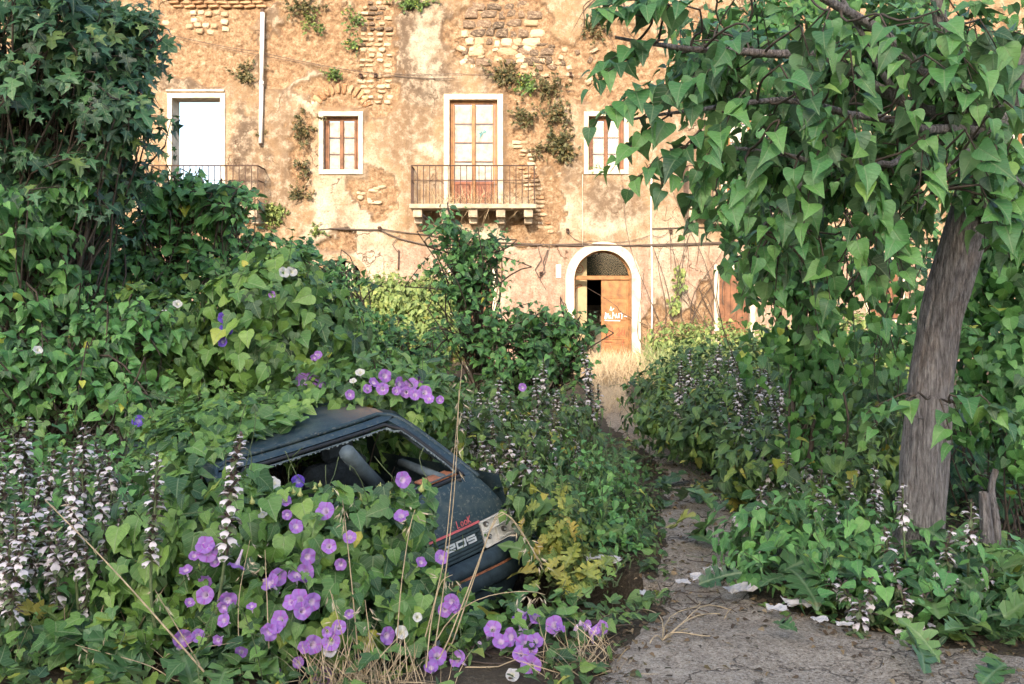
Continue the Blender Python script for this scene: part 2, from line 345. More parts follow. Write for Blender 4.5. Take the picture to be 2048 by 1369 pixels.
# ------------------------------------------------------------------ leaf shapes (length 1 along +Y, face towards +Z)
def leafvar(rows, seed, fold=.25, droop=.25, wave=.05, jag=0, cols=1):
    r = np.random.default_rng(seed); V, UV, F = [], [], []
    fold *= r.uniform(.5, 1.5); droop *= r.uniform(.3, 1.7); bend = r.uniform(-.12, .12); asym = r.uniform(.9, 1.1)
    mids = []; n = len(rows)
    def put(x, y, e):
        z = fold*abs(x)-droop*max(y, 0)**2*.8+(wave*math.sin(9*y+seed+(2 if x > 0 else 0)) if e else 0)
        V.append((x+bend*y*y, y, z)); UV.append((x, y)); return len(V)-1
    for k, (ym, xe, ye) in enumerate(rows): mids.append(put(0, ym, False))
    for sd in (-1, 1):
        prev = None
        for k, (ym, xe, ye) in enumerate(rows):
            a = asym if sd > 0 else 2-asym
            x = xe*a*(1+r.uniform(-jag, jag)); y = ye+r.uniform(-jag, jag)*.3
            cur = [mids[k]]
            if xe > .001:
                for c in range(1, cols+1):
                    q = c/cols; cur.append(put(sd*x*q, ym+(y-ym)*q, c == cols))
            if prev is not None:
                for c in range(cols):
                    a0 = prev[min(c, len(prev)-1)]; a1 = prev[min(c+1, len(prev)-1)]; b0 = cur[min(c, len(cur)-1)]; b1 = cur[min(c+1, len(cur)-1)]
                    for tri in ((a0, a1, b1), (a0, b1, b0)):
                        if len(set(tri)) == 3: F.append(tri if sd > 0 else tri[::-1])
            prev = cur
    return np.array(V, float), np.array(F), np.array(UV, float)
HEART = [(0,0,0),(.02,.20,-.10),(.10,.40,-.05),(.22,.49,.12),(.40,.46,.33),(.60,.32,.58),(.80,.13,.80),(1.03,0,1.03)]
BIGH = [(0,0,0),(.02,.16,-.035),(.09,.34,-.01),(.22,.44,.13),(.40,.43,.34),(.60,.30,.58),(.80,.12,.80),(1.06,0,1.06)]
BIGLO = [(0,0,0),(.05,.28,-.02),(.28,.45,.18),(.6,.30,.58),(1.06,0,1.06)]
HEARTLO = [(0,0,0),(.05,.34,-.08),(.28,.48,.18),(.6,.32,.58),(1.03,0,1.03)]
OVATE = [(0,0,0),(.06,.22,-.02),(.22,.36,.16),(.45,.36,.42),(.68,.22,.66),(.85,.08,.85),(1.05,0,1.05)]
OVATELO = [(0,0,0),(.12,.30,.05),(.42,.37,.36),(.7,.2,.68),(1.05,0,1.05)]
TRILOB = [(0,0,0),(.02,.22,-.12),(.10,.46,-.04),(.25,.58,.20),(.36,.26,.34),(.5,.30,.52),(.75,.16,.76),(1.0,0,1.0)]
FIG = [(0,0,0),(.02,.12,-.10),(.10,.36,-.08),(.18,.40,.08),(.22,.16,.18),(.40,.50,.40),(.48,.50,.52),(.52,.15,.50),(.75,.20,.78),(1,0,1.02)]
FIGLO = [(0,0,0),(.1,.40,-.02),(.22,.17,.18),(.45,.5,.46),(.52,.15,.50),(1,0,1.02)]
ACAN = [(0,0,0),(.05,.04,.05)]
for y_, w_ in ((.10,.17),(.27,.30),(.46,.36),(.65,.27),(.83,.15)): ACAN += [(y_,.07+w_*.1,y_),(y_+.03,w_*.85,y_+.01),(y_+.07,w_,y_+.10),(y_+.10,w_*.6,y_+.13)]
ACAN = ACAN[:-1]+[(1.02,0,1.04)]
NETTLE = [(0,0,0),(.08,.22,.0),(.2,.34,.14),(.27,.27,.27),(.42,.32,.42),(.5,.2,.52),(.7,.18,.7),(1,0,1)]
LANCE = [(0,0,0),(.15,.12,.12),(.4,.17,.38),(.7,.11,.68),(1,0,1.05)]
BLADE = [(0,.009,0),(.35,.012,.35),(.7,.009,.7),(1,0,1)]
def variants(hi, lo, seed, n=6, cols=2, **k):
    return ([leafvar(hi, seed+i, cols=cols, **k) for i in range(n)], [leafvar(lo, seed+i, cols=1, **k) for i in range(n)])
VAR = {
 'big': variants(BIGH, BIGLO, 10, n=8, fold=.34, droop=.5, wave=.035),
 'mulb': variants(OVATE, OVATELO, 30, fold=.3, droop=.4, wave=.04, jag=.05),
 'vine': variants(HEART, HEARTLO, 50, fold=.18, droop=.3, wave=.06, jag=.04),
 'tri': variants(TRILOB, TRILOB, 70, cols=1, fold=.18, droop=.3, wave=.05, jag=.04),
 'fig': variants(FIG, FIGLO, 90, cols=1, fold=.15, droop=.35, wave=.05, jag=.04),
 'acan': variants(ACAN, ACAN, 110, cols=1, fold=.35, droop=.6, wave=.05, jag=.15),
 'nettle': variants(NETTLE, OVATELO, 130, cols=1, fold=.3, droop=.4, wave=.05, jag=.1),
 'blade': variants(BLADE, BLADE, 150, cols=1, fold=.3, droop=.9, wave=0),
}
VAR['lance'] = variants(LANCE, LANCE, 170, cols=1, n=4, fold=.35, droop=.7, wave=.03, jag=.05)
VAR['herbmix'] = (VAR['nettle'][0][:3]+VAR['mulb'][0][:3]+VAR['lance'][0]+VAR['vine'][0][:2], VAR['nettle'][1][:3]+VAR['mulb'][1][:3]+VAR['lance'][1]+VAR['vine'][1][:2])
VAR['vinemix'] = (VAR['vine'][0][:4]+VAR['tri'][0][:3], VAR['vine'][1][:4]+VAR['tri'][1][:3])
_lm = {}
def leafmesh(kind, k, mat):
    key = (kind, k, mat.name)
    if key not in _lm:
        V, F, UV = VAR[kind][0][k]; _lm[key] = npmesh('leaf', V, F, mat, UV)
    return _lm[key]
def inframe(pos, m=.0):
    px = 1024+FPX*pos[:,0]/pos[:,1]; py = HOR-FPX*(pos[:,2]-EYE)/pos[:,1]
    return (px > -m) & (px < 2048+m) & (py > -m) & (py < 1369+m) & (pos[:,1] > .5)
class Leaves:
    def __init__(s): s.p, s.t, s.n, s.s = [], [], [], []
    def add(s, p, t, n, z): s.p.append(np.atleast_2d(p)); s.t.append(np.atleast_2d(t)); s.n.append(np.atleast_2d(n)); s.s.append(np.atleast_1d(z))
    def build(s, root, kind, mat, cap=300, seed=0, minpx=10, name='leaf', stuff='foliage', keep=None):
        if not s.p: return
        p = np.concatenate(s.p); t = np.concatenate(s.t); n = np.concatenate(s.n); z = np.concatenate(s.s)
        if keep is not None:
            k = keep(p); p, t, n, z = p[k], t[k], n[k], z[k]
        r = np.random.default_rng(seed); N = len(p)
        L = np.array(root.location)
        R = basis(t, n); hi, lo = VAR[kind]; vi = r.integers(0, len(hi), N)
        d = np.maximum(p[:,1], .3); pxs = z*.8*FPX/d; face = np.abs((R[:,:,2]*nrm(np.array([0,0,EYE])-p)).sum(-1))
        score = np.where(inframe(p) & (pxs >= minpx), pxs*(.4+face)/d**1.5, -1)
        o = np.argsort(-score)[:cap]; o = o[score[o] > 0]
        rest = np.ones(N, bool); rest[o] = False
        for i in o:
            ob = bpy.data.objects.new(name, leafmesh(kind, int(vi[i]), mat)); COL.objects.link(ob); ob.parent = root
            m = Matrix.Identity(4); q = R[i]*z[i]
            for a in range(3):
                for b in range(3): m[a][b] = q[a, b]
                m[a][3] = p[i, a]-L[a]
            ob.matrix_basis = m
        idx = np.where(rest)[0]
        if len(idx):
            VV, FF, UU, RR = [], [], [], []; off = 0; rr = r.random(N)
            for k in range(len(lo)):
                j = idx[vi[idx] == k]
                if not len(j): continue
                V, F, UV = lo[k]
                W = np.einsum('nab,vb->nva', R[j], V)*z[j][:,None,None]+(p[j]-L)[:,None,:]
                VV.append(W.reshape(-1,3)); UU.append(np.tile(UV, (len(j),1))); RR.append(np.repeat(rr[j], len(V)))
                FF.append((F[None]+(np.arange(len(j))*len(V))[:,None,None]).reshape(-1,3)+off); off += len(j)*len(V)
            me = npmesh(stuff, np.concatenate(VV), np.concatenate(FF), mat, np.concatenate(UU), np.concatenate(RR))
            link(stuff, me, root, None, 'stuff')
class Tubes:
    def __init__(s): s.V, s.F, s.o = [], [], 0
    def add(s, pts, r, n=5):
        pts = np.asarray(pts, float); m = len(pts); r = np.broadcast_to(np.asarray(r, float), (m,))
        t = nrm(np.gradient(pts, axis=0)); ref = np.array([.31,.95,.05]) if abs(t[0][2]) > .8 else UP
        a = nrm(np.cross(t, ref)); b = np.cross(t, a); q = np.arange(n)*2*math.pi/n
        V = pts[:,None]+r[:,None,None]*(np.cos(q)[None,:,None]*a[:,None]+np.sin(q)[None,:,None]*b[:,None])
        i = np.arange((m-1)*n).reshape(m-1, n); j = np.roll(i, -1, 1)
        F = np.concatenate([np.stack([i, j, j+n], -1).reshape(-1,3), np.stack([i, j+n, i+n], -1).reshape(-1,3)])
        s.V.append(V.reshape(-1,3)); s.F.append(F+s.o); s.o += m*n; return s
    def build(s, name, root, mat, kind=None):
        if not s.V: return
        return link(name, npmesh(name, np.concatenate(s.V)-np.array(root.location), np.concatenate(s.F), mat), root, None, kind)
def curve(p0, p1, sag=0, wob=.0, n=8, seed=0):
    r = np.random.default_rng(seed); t = np.linspace(0, 1, n)[:,None]; p0 = np.asarray(p0, float); p1 = np.asarray(p1, float)
    q = p0+(p1-p0)*t; q[:,2] -= sag*4*(t*(1-t))[:,0]
    L = np.linalg.norm(p1-p0); a = r.normal(0, wob*L, (1,3)); b = r.normal(0, wob*L*.6, (1,3))
    return q+a*np.sin(t*math.pi)+b*np.sin(t*2*math.pi)
def shoot(L, T, start, d, length, nl, size, r, droop=.35, hang=.45, rad0=.006, up=.7, facing=.0, pet=.3):
    d = nrm(d); s = np.linspace(0, 1, 7)[:,None]
    pts = start+d*length*s; pts[:,2] -= (droop*length*s**2)[:,0]
    T.add(pts, np.linspace(rad0, rad0*.3, 7), 4)
    t = np.linspace(.12, 1., nl); pos = np.stack([np.interp(t, s[:,0], pts[:,k]) for k in range(3)], 1)
    tan = nrm(np.gradient(pts, axis=0)); tan = nrm(np.stack([np.interp(t, s[:,0], tan[:,k]) for k in range(3)], 1))
    side = nrm(np.cross(tan, UP)); sg = np.where(np.arange(nl) % 2, 1, -1)[:,None]*np.where(t < .97, 1, 0)[:,None]
    pd = nrm(side*sg*.9+tan*.55+UP*.15+r.normal(0, .18, (nl,3)))
    z = size*(1-.45*t**3)*r.uniform(.7, 1.15, nl)
    base = pos+pd*(z*pet)[:,None]
    for k in range(nl):
        if z[k] > .07: T.add([pos[k], (pos[k]+base[k])/2+UP*z[k]*.04, base[k]], rad0*.3, 3)
    tip = nrm(pd*(1-hang)+np.array([0,0,-1])*hang+r.normal(0, .22, (nl,3)))
    nn = nrm(UP*up+pd*.35+np.array([0,-1,0])*facing+r.normal(0, .36, (nl,3)))
    L.add(base, tip, nn, z)
    return pts
class Blob:
    """union of ellipsoids given as photo px centre, depth, px radii, depth radius in m"""
    def __init__(s, *E):
        s.c = np.array([P(e[0], e[1], e[2]) for e in E]); s.r = np.array([[e[3]*e[2]/FPX, e[5], e[4]*e[2]/FPX] for e in E])
    def sample(s, dens, r, scale=1., zmin=.03, lump=.12):
        pts, nn = [], []
        for k in range(len(s.c)):
            a, b, c = s.r[k]; area = 4*math.pi*((a*b)**1.6/3+(a*c)**1.6/3+(b*c)**1.6/3)**(1/1.6)
            u = nrm(r.normal(0, 1, (int(area*dens), 3))); n = nrm(u/s.r[k])
            lumpf = 1+lump*(2*fbm(u[:,0]*2.2+k*3, u[:,2]*2.2+u[:,1]*1.7, 5)-1)*2
            q = s.c[k]+u*s.r[k]*scale*lumpf[:,None]; ok = q[:,2] > zmin
            for j in range(len(s.c)):
                if j != k: ok &= (((q-s.c[j])/(s.r[j]*scale*.97))**2).sum(1) > 1
            pts.append(q[ok]); nn.append(n[ok])
        return np.concatenate(pts), np.concatenate(nn)
    def hit(s, px, py, default=None):
        d = P(px, py, 1.)-np.array([0,0,EYE]); best = None
        for c, r in zip(s.c, s.r):
            o = (np.array([0,0,EYE])-c)/r; v = d/r; A = v@v; B = 2*o@v; C = o@o-1; D = B*B-4*A*C
            if D > 0:
                t = (-B-math.sqrt(D))/2/A
                if t > 0 and (best is None or t < best[0]): best = (t, nrm((o+v*t)/r))
        if best is None:
            if default is None: return None
            return P(px, py, default), np.array([0,-1.,0])
        return np.array([0,0,EYE])+d*best[0], best[1]
def vinecover(root, blob, dens, size, kind, mat, seed=0, cap=300, layers=((1, .72), (.82, .55), (.6, .5)), keep=None, up=.35, jitter=.3, zmin=.03, lump=.12, depthj=.13, stuff='foliage', noback=False):
    r = np.random.default_rng(seed); L = Leaves(); dens *= 1.5; size *= .80
    for sc, f in layers:
        q, n = blob.sample(dens*f, r, sc, zmin, lump)
        if noback: 
            k = n[:,1] < .45; q, n = q[k], n[k]
        N = len(q); q = q+n*r.uniform(-depthj, depthj, (N,1))
        nn = nrm(n*.75+UP*up+np.array([0,-.12,0])+r.normal(0, jitter, (N,3)))
        tip = np.array([0,0,-1.])+r.normal(0, .45, (N,3))+n*.35
        tip = nrm(tip-(tip*nn).sum(1, keepdims=True)*nn)
        z = size*np.clip(r.lognormal(-.05, .36, N), .4, 1.4)
        L.add(q-tip*(z*.45)[:,None], tip, nn, z)
    T = Tubes(); q, n = blob.sample(dens*.05, r, 1., zmin, lump)      # loose runners breaking the outline
    k = (n[:,1] < .5) & (keep(q) if keep is not None else True); q, n = q[k][:150], n[k][:150]
    for i in range(len(q)):
        d = nrm(n[i]*.6+UP*.55+r.normal(0, .45, 3)); ln = r.uniform(.12, .38); c = curve(q[i]-d*.05, q[i]+d*ln, sag=-ln*.12, wob=.12, n=6, seed=int(seed*1000+i)); T.add(c, .0025, 3)
        m_ = 6; t = r.uniform(.15, 1, m_); b = np.stack([np.interp(t, np.linspace(0, 1, 6), c[:,a]) for a in range(3)], 1); tp_ = nrm(d*.4+r.normal(0, .7, (m_,3))); L.add(b, tp_, nrm(UP*.7+np.array([0,-.4,0])+r.normal(0,.35,(m_,3))), size*.75*(1.1-.6*t)*r.uniform(.7,1.2,m_))
    T.build('runner', root, M['stem'], 'stuff')
    L.build(root, kind, mat, cap, seed, keep=keep, stuff=stuff)
def stems_through(root, blob, n, seed, rad_=.006, mat=None, name='stem', ground=0):
    r = np.random.default_rng(seed); T = Tubes()
    for i in range(n):
        k = r.integers(len(blob.c)); u = nrm(r.normal(0, 1, 3)); e = blob.c[k]+u*blob.r[k]*.95; e[2] = max(e[2], .05)
        b = blob.c[k]*1.; b[:2] += r.normal(0, .25, 2)*blob.r[k][:2]; b[2] = ground
        T.add(curve(b, e, wob=.08, seed=seed*100+i), np.linspace(rad_*1.3, rad_*.5, 8), 4)
    T.build(name, root, mat or M['twig'], 'stuff')
# ------------------------------------------------------------------ flowers
def flower_mesh(mat, seed, closed=0):
    r = np.random.default_rng(seed); n = 20; V, UV = [], []
    prof = [(-.95, .05), (-.4, .08), (-.11, .15), (-.02, .33), (.0, .5)] if not closed else [(-.95, .06), (-.5, .10), (-.1, .16), (.2, .14), (.45, .03)]
    for k, (z, ra) in enumerate(prof):
        for j in range(n):
            a = j*2*math.pi/n; w_ = 1+(.035*math.cos(5*a) if k > 2 else 0)+(r.uniform(-.03, .03) if k > 2 else 0)
            V.append((ra*w_*math.cos(a), ra*w_*math.sin(a), z+(.06*math.sin(5*a+seed)+r.uniform(-.035, .05) if k > 2 and not closed else 0))); UV.append((j/n, ra))
    V = np.array(V); F = []
    for k in range(len(prof)-1):
        for j in range(n): a = k*n+j; b = k*n+(j+1) % n; F += [(a, b, b+n), (a, b+n, a+n)]
    return npmesh('flower', V, np.array(F), mat, np.array(UV))
FLW = {m: [flower_mesh(M[m], i) for i in range(4)] for m in ('purple', 'blue', 'white')}
CLO = [flower_mesh(M['purple'], 9, 1), flower_mesh(M['white'], 8, 1)]
def place(name, me, root, p, z, size, tip=None, kind=None, rotz=0):
    """object with local +Z along z"""
    z = nrm(z); ref = UP if tip is None else nrm(tip)
    if abs(z@ref) > .98: ref = np.array([1., 0, 0])
    x = nrm(np.cross(ref, z)); y = np.cross(z, x)
    c, s_ = math.cos(rotz), math.sin(rotz); x, y = x*c+y*s_, y*c-x*s_
    o = bpy.data.objects.new(name, me); COL.objects.link(o); o.parent = root
    L = np.array(root.location); m = Matrix.Identity(4)
    for a in range(3):
        m[a][0] = x[a]*size; m[a][1] = y[a]*size; m[a][2] = z[a]*size; m[a][3] = p[a]-L[a]
    o.matrix_basis = m
    if kind: o['kind'] = kind
    return o
def flowers_at(root, blob, lst, default, seed=0, dpx=46):
    """(px, py, diameter px, colour)"""
    r = np.random.default_rng(seed)
    for k, f in enumerate(lst):
        px, py, dp, m = f; q, n = blob.hit(px, py, default)
        q = q+nrm(np.array([0,0,EYE])-q)*.15
        z = nrm(n*.35+nrm(np.array([0,0,EYE])-q)*.9+UP*.15+r.normal(0, .42, 3))
        place('flower', FLW[m][int(r.integers(4))], root, q, z, dp*1.06*q[1]/FPX, rotz=r.uniform(0, 6))
def buds_at(root, blob, lst, default, mat='bud', seed=0, size=.05):
    r = np.random.default_rng(seed); T = []
    me = budmesh(mat)
    for px, py in lst:
        q, n = blob.hit(px, py, default); q = q+nrm(np.array([0,0,EYE])-q)*.06
        place('bud', me, root, q, nrm(UP+r.normal(0, .25, 3)), size*r.uniform(.8, 1.2))
_bm = {}
def budmesh(mat):
    if mat not in _bm:
        V, F = [], []; n = 7; prof = [(0, .05), (.1, .3), (.35, .36), (.6, .16), (1.1, .015)]
        for z, ra in prof:
            for j in range(n): a = j*2*math.pi/n; V.append((ra*math.cos(a), ra*math.sin(a), z))
        for k in range(len(prof)-1):
            for j in range(n): a = k*n+j; b = k*n+(j+1) % n; F += [(a, b, b+n), (a, b+n, a+n)]
        _bm[mat] = npmesh('bud', np.array(V), np.array(F), M[mat])
    return _bm[mat]
# ------------------------------------------------------------------ acanthus: flower spikes and lobed basal leaves
def hoodmesh(seed):
    """one flower: brown-purple hood over a white lobed lip, with a spiny green bract"""
    r = np.random.default_rng(seed)
    def strip(pts, wd): 
        V, F = [], []
        for k, ((y, z), w_) in enumerate(zip(pts, wd)): V += [(-w_, y, z-.12*w_), (0, y, z+.25*w_), (w_, y, z-.12*w_)]
        for k in range(len(pts)-1):
            for c in range(2): a = k*3+c; F += [(a, a+1, a+4, a+3)]
        return V, F
    me = bpy.data.meshes.new('acanthus_flower'); V, F, mi = [], [], []
    for m, (pts, wd) in enumerate([([(0, .1), (.35, .35), (.75, .42), (1.05, .25)], [.12, .24, .24, .06]),
                                   ([(0, 0), (.35, -.1), (.68, -.4), (.72, -.95)], [.10, .30, .44, .22] if seed % 3 != 2 else [.004]*4),
                                   ([(0, -.15), (.4, -.4), (.8, -.75), (.95, -1.1)], [.20, .36, .24, .01])]):
        v, f = strip(pts, [x*r.uniform(.85, 1.15) for x in wd]); o = len(V); V += v; F += [tuple(i+o for i in q) for q in f]; mi += [m]*len(f)
    me.from_pydata(V, [], F); me.update(); me.polygons.foreach_set('material_index', mi); me.polygons.foreach_set('use_smooth', [True]*len(F))
    for m in ('bract', 'lip', 'stem'): me.materials.append(M[m])
    return me
HOOD = [hoodmesh(i) for i in range(6)]
_hv = None
def joined_hoods(name, root, P_, Z_, sz, r):
    if not P_: return
    """the small flowers of one spike joined: positions, outward directions, sizes"""
    L = np.array(root.location); V, F, MI = [], [], []; off = 0
    for p, z, s_ in zip(P_, Z_, sz):
        h = HOOD[int(r.integers(6))]
        if not hasattr(joined_hoods, 'c'): joined_hoods.c = {}
        if h.name not in joined_hoods.c:
            a = np.empty(len(h.vertices)*3); h.vertices.foreach_get('co', a); f = np.empty(len(h.polygons)*4, int); h.loops.foreach_get('vertex_index', f)
            mi = np.empty(len(h.polygons), int); h.polygons.foreach_get('material_index', mi); joined_hoods.c[h.name] = (a.reshape(-1,3), f.reshape(-1,4), mi)
        a, f, mi = joined_hoods.c[h.name]
        y = nrm(z); x = nrm(np.cross(y, UP)); zz = np.cross(x, y)
        V.append((a@np.stack([x, y, zz]))*s_+p-L); F.append(f+off); MI.append(mi); off += len(a)
    me = npmesh(name, np.concatenate(V), np.concatenate(F), None); me.materials.clear()
    for m in ('bract', 'lip', 'stem'): me.materials.append(M[m])
    me.polygons.foreach_set('material_index', np.concatenate(MI).astype(np.int32))
    return link(name, me, root, None, 'stuff')
def spike(root, base, top, seed, fsize=.040, single=False, frac=.62, dens=1.):
    r = np.random.default_rng(seed); base = np.asarray(base, float); top = np.asarray(top, float)
    c = curve(base, top, wob=.03, n=12, seed=seed); T = Tubes(); T.add(c, np.linspace(.009, .004, 12), 6); T.build('flower_stem', root, M['stem'])
    H = np.linalg.norm(top-base)*frac; nw = int(H/.026*dens); Pp, Zz, Sz = [], [], []
    for k in range(nw):
        t = 1-frac+frac*(k+.3)/nw; q = np.array([np.interp(t*11, np.arange(12), c[:,i]) for i in range(3)])
        young = ss(.80, 1., t)
        for j in range(4):
            if r.random() < .25: continue
            a = j*math.pi/2+k*.8+r.uniform(-.3, .3); d = np.array([math.cos(a), math.sin(a), .35+young*.9])
            Pp.append(q+nrm(d)*.008); Zz.append(d+r.normal(0, .28, 3)); Sz.append(fsize*(1-.45*young)*r.uniform(.6, 1.35))
    if single:
        for p, z, s_ in zip(Pp, Zz, Sz):
            y = nrm(z); x = nrm(np.cross(y, UP)); zz = np.cross(x, y); o = bpy.data.objects.new('flower', HOOD[int(r.integers(6))]); COL.objects.link(o); o.parent = root
            L = np.array(root.location); m = Matrix.Identity(4)
            for a in range(3): m[a][0] = x[a]*s_; m[a][1] = y[a]*s_; m[a][2] = zz[a]*s_; m[a][3] = p[a]-L[a]
            o.matrix_basis = m
    else: joined_hoods('flower', root, Pp, Zz, Sz, r)
def rosette(root, c, n, size, seed, mat, kind='acan', spread=.15, cap=40, facing=.3):
    r = np.random.default_rng(seed); L = Leaves()
    for k in range(n):
        a = r.uniform(0, 2*math.pi); el = r.uniform(.15, 1.0)
        d = np.array([math.cos(a)*math.cos(el), math.sin(a)*math.cos(el), math.sin(el)]); b = np.asarray(c)+np.array([*r.normal(0, spread, 2), r.uniform(.0, .12)])
        L.add(b, d, UP-d*.5+np.array([0,-facing,0])+r.normal(0, .2, 3), size*r.uniform(.6, 1.15))
    L.build(root, kind, mat, cap, seed, name='leaf')
def acanthus(label, spikes, seed, near=False, nleaf=11, lsize=.30, group=None, fsize=.040, mat='acan', cat='acanthus', frac=.62):
    """spikes: (px, py of tip, depth, optional base px)"""
    b0 = np.mean([[ (s[3] if len(s) > 3 else s[0])*1., s[2]] for s in spikes], 0); loc = P(b0[0], 600, b0[1]); loc[2] = 0
    root = empty('acanthus_plant', loc, label, cat, group)
    for k, s in enumerate(spikes):
        top = P(s[0], s[1], s[2]); base = P(s[3] if len(s) > 3 else s[0], 600, s[2]); base[2] = 0
        spike(root, base, top, seed*31+k, fsize, near, frac)
    if nleaf: rosette(root, loc, nleaf, lsize, seed, M[mat], spread=.12+.05*len(spikes))
    return root
# ------------------------------------------------------------------ the setting: ground and path
def hollow(x, y):      # the sunken patch the car has slid into
    c_, s_ = math.cos(rad(41.6)), math.sin(rad(41.6)); u = (x+.495)*c_+(y-5.644)*s_; v = -(x+.495)*s_+(y-5.644)*c_
    d = np.hypot(np.maximum(np.abs(u-.02)-.93, 0)*np.where(u > 0, 2.6, 1.), np.maximum(np.abs(v-1.7)-2.35, 0)); return 1-ss(0, .42, d)
def gz(x, y): return -.5*hollow(np.asarray(x, float), np.asarray(y, float))+.05*(fbm(np.asarray(x)*.7, np.asarray(y)*.7, 3, 4)-.5)*2-.01
def gridmesh(name, xs, ys, zf, mat, mask=None, attrs=None):
    X, Y = np.meshgrid(xs, ys); V = np.stack([X.ravel(), Y.ravel(), zf(X, Y).ravel()], 1); n = len(xs)
    i = (np.arange(len(ys)-1)[:,None]*n+np.arange(n-1)[None]).ravel(); F = np.stack([i, i+1, i+n+1, i+n], 1)
    if mask is not None:
        k = mask(X.ravel()[F].mean(1), Y.ravel()[F].mean(1)); F = F[k]; u = np.unique(F); re = -np.ones(len(V), int); re[u] = np.arange(len(u)); F = re[F]; V = V[u]
    a = {k: f(V[:,0], V[:,1]) for k, f in (attrs or {}).items()}
    return npmesh(name, V, F, mat, attrs=a)
xs = np.unique(np.r_[np.linspace(-400, -12, 14), np.arange(-12, 12, .1), np.linspace(12, 400, 14)])
ys = np.unique(np.r_[np.linspace(-400, 1.5, 14), np.arange(1.5, 27, .1), np.linspace(27, 900, 14)])
link('ground', gridmesh('ground', xs, ys, lambda X, Y: gz(X, Y)*(np.abs(X) < 12), M['soil']), None, None, 'structure')
left = [(1120,1500),(1185,1369),(1275,1262),(1332,1190),(1322,1100),(1325,1030),(1335,960),(1300,905),(1235,862),(1200,825),(1190,785),(1195,745),(1200,722)]
right = [(1262,722),(1245,745),(1245,785),(1262,822),(1305,870),(1385,920),(1420,960),(1470,1000),(1500,1060),(1490,1110),(1470,1160),(1500,1195),(1640,1235),(1880,1290),(2048,1310),(2300,1330),(2900,1350),(2900,1500)]
PATH = np.array([G(*p)[:2] for p in left+right])
def polydist(x, y, poly):
    x = np.asarray(x, float); y = np.asarray(y, float); ins = np.zeros(x.shape, bool); d = np.full(x.shape, 1e9)
    for k in range(len(poly)):
        a, b = poly[k-1], poly[k]; e = b-a
        t = np.clip(((x-a[0])*e[0]+(y-a[1])*e[1])/(e@e), 0, 1); d = np.minimum(d, np.hypot(x-a[0]-t*e[0], y-a[1]-t*e[1]))
        c = ((a[1] > y) != (b[1] > y)) & (x < (b[0]-a[0])*(y-a[1])/(b[1]-a[1]+1e-12)+a[0]); ins ^= c
    return np.where(ins, d, -d)
def pz(X, Y):
    sd = polydist(X, Y, PATH)+.10*(fbm(X*5, Y*5, 11, 4)-.5)*2
    return gz(X, Y)+.028*ss(-.05, .06, sd)-.012+.008*(fbm(X*9, Y*9, 8, 3)-.5)
link('path', gridmesh('path', np.arange(-1, 6.2, .03), np.r_[np.arange(3.4, 12, .03), np.arange(12, 26, .1)], pz, M['path'],
     mask=lambda x, y: polydist(x, y, PATH) > -.12, attrs={'dry': lambda x, y: ss(10, 15, y)}), None, None, 'structure')

# ------------------------------------------------------------------ the old building
YF = 26.0; PM = YF/FPX
fx = lambda px: (px-1024)*PM
fz = lambda py: EYE+(HOR-py)*PM
TOP = 11.5; WX = 17.5
bld = empty('old_building', (0, YF, 0), 'crumbling ochre plaster facade with white framed windows, balconies and arched doorway', 'building')
B0 = np.array([0, YF, 0])
# openings: x0, x1, top row, bottom row
OP = {'sky': (345,441,197,408), 'w1': (647,717,233,340), 'fd': (899,995,200,408), 'w2': (1177,1248,233,340), 'fd2': (1453,1549,200,408), 'w3': (1745,1815,233,340), 'fd3': (1998,2094,200,408),
      'arch': (1148,1264,501,726), 'la': (640,722,520,726), 'gd': (903,985,540,726), 'gr': (1438,1500,540,726), 'gr2': (1740,1800,520,640)}
OPW = {k: (fx(a), fx(b), fz(d) if d < 720 else -.05, fz(c)) for k, (a, b, c, d) in OP.items()}
def inside(k, x, z):
    x0, x1, z0, z1 = OPW[k]
    if k in ('arch', 'la'):
        r = (x1-x0)/2 if k == 'arch' else .42; cx = (x0+x1)/2; zs = z1-r
        q = ((x-cx)/((x1-x0)/2))**2+(np.maximum(z-zs, 0)/r)**2 < 1
        return (x > x0) & (x < x1) & (z > z0) & q
    return (x > x0) & (x < x1) & (z > z0) & (z < z1)
gx = np.unique(np.round(np.r_[np.arange(-WX, WX+.01, .055), [v for a in OPW.values() for v in a[:2]]], 4))
gzz = np.unique(np.round(np.r_[np.arange(-.1, TOP+.01, .055), [v for a in OPW.values() for v in a[2:]]], 4))
X, Z = np.meshgrid(gx, gzz); px = X/PM+1024; py = HOR-(Z-EYE)/PM
wx = px+45*(fbm(X*1.3, Z*1.3, 21, 5)-.5)*2+18*(fbm(X*5, Z*5, 24, 4)-.5)*2; wy = py+45*(fbm(X*1.3, Z*1.3, 33, 5)-.5)*2+18*(fbm(X*5, Z*5, 27, 4)-.5)*2
def blobs(L, soft=.06):
    m = np.zeros_like(X)
    for cx, cy, rx, ry, *w_ in L:
        d = np.sqrt(((wx-cx)/rx)**2+((wy-cy)/ry)**2); m = np.maximum(m, (w_[0] if w_ else 1)*(1-ss(1-soft, 1+soft, d)))
    return m
peel = blobs([(735,110,60,150),(690,180,95,45),(1010,70,115,85),(1110,130,110,70),(1050,240,60,110),(1080,420,40,75),(1040,320,40,60),(735,395,42,55),(400,90,110,80),(1240,120,90,70),(1060,470,60,28),
    (600,300,22,60),(430,12,200,22),(560,110,45,60),(1120,300,35,50),(640,60,60,70),(1500,80,150,60),(1700,200,80,120),(700,500,40,30),(1410,620,50,60),(1330,660,60,50),(1880,120,160,120),(900,640,60,60)])
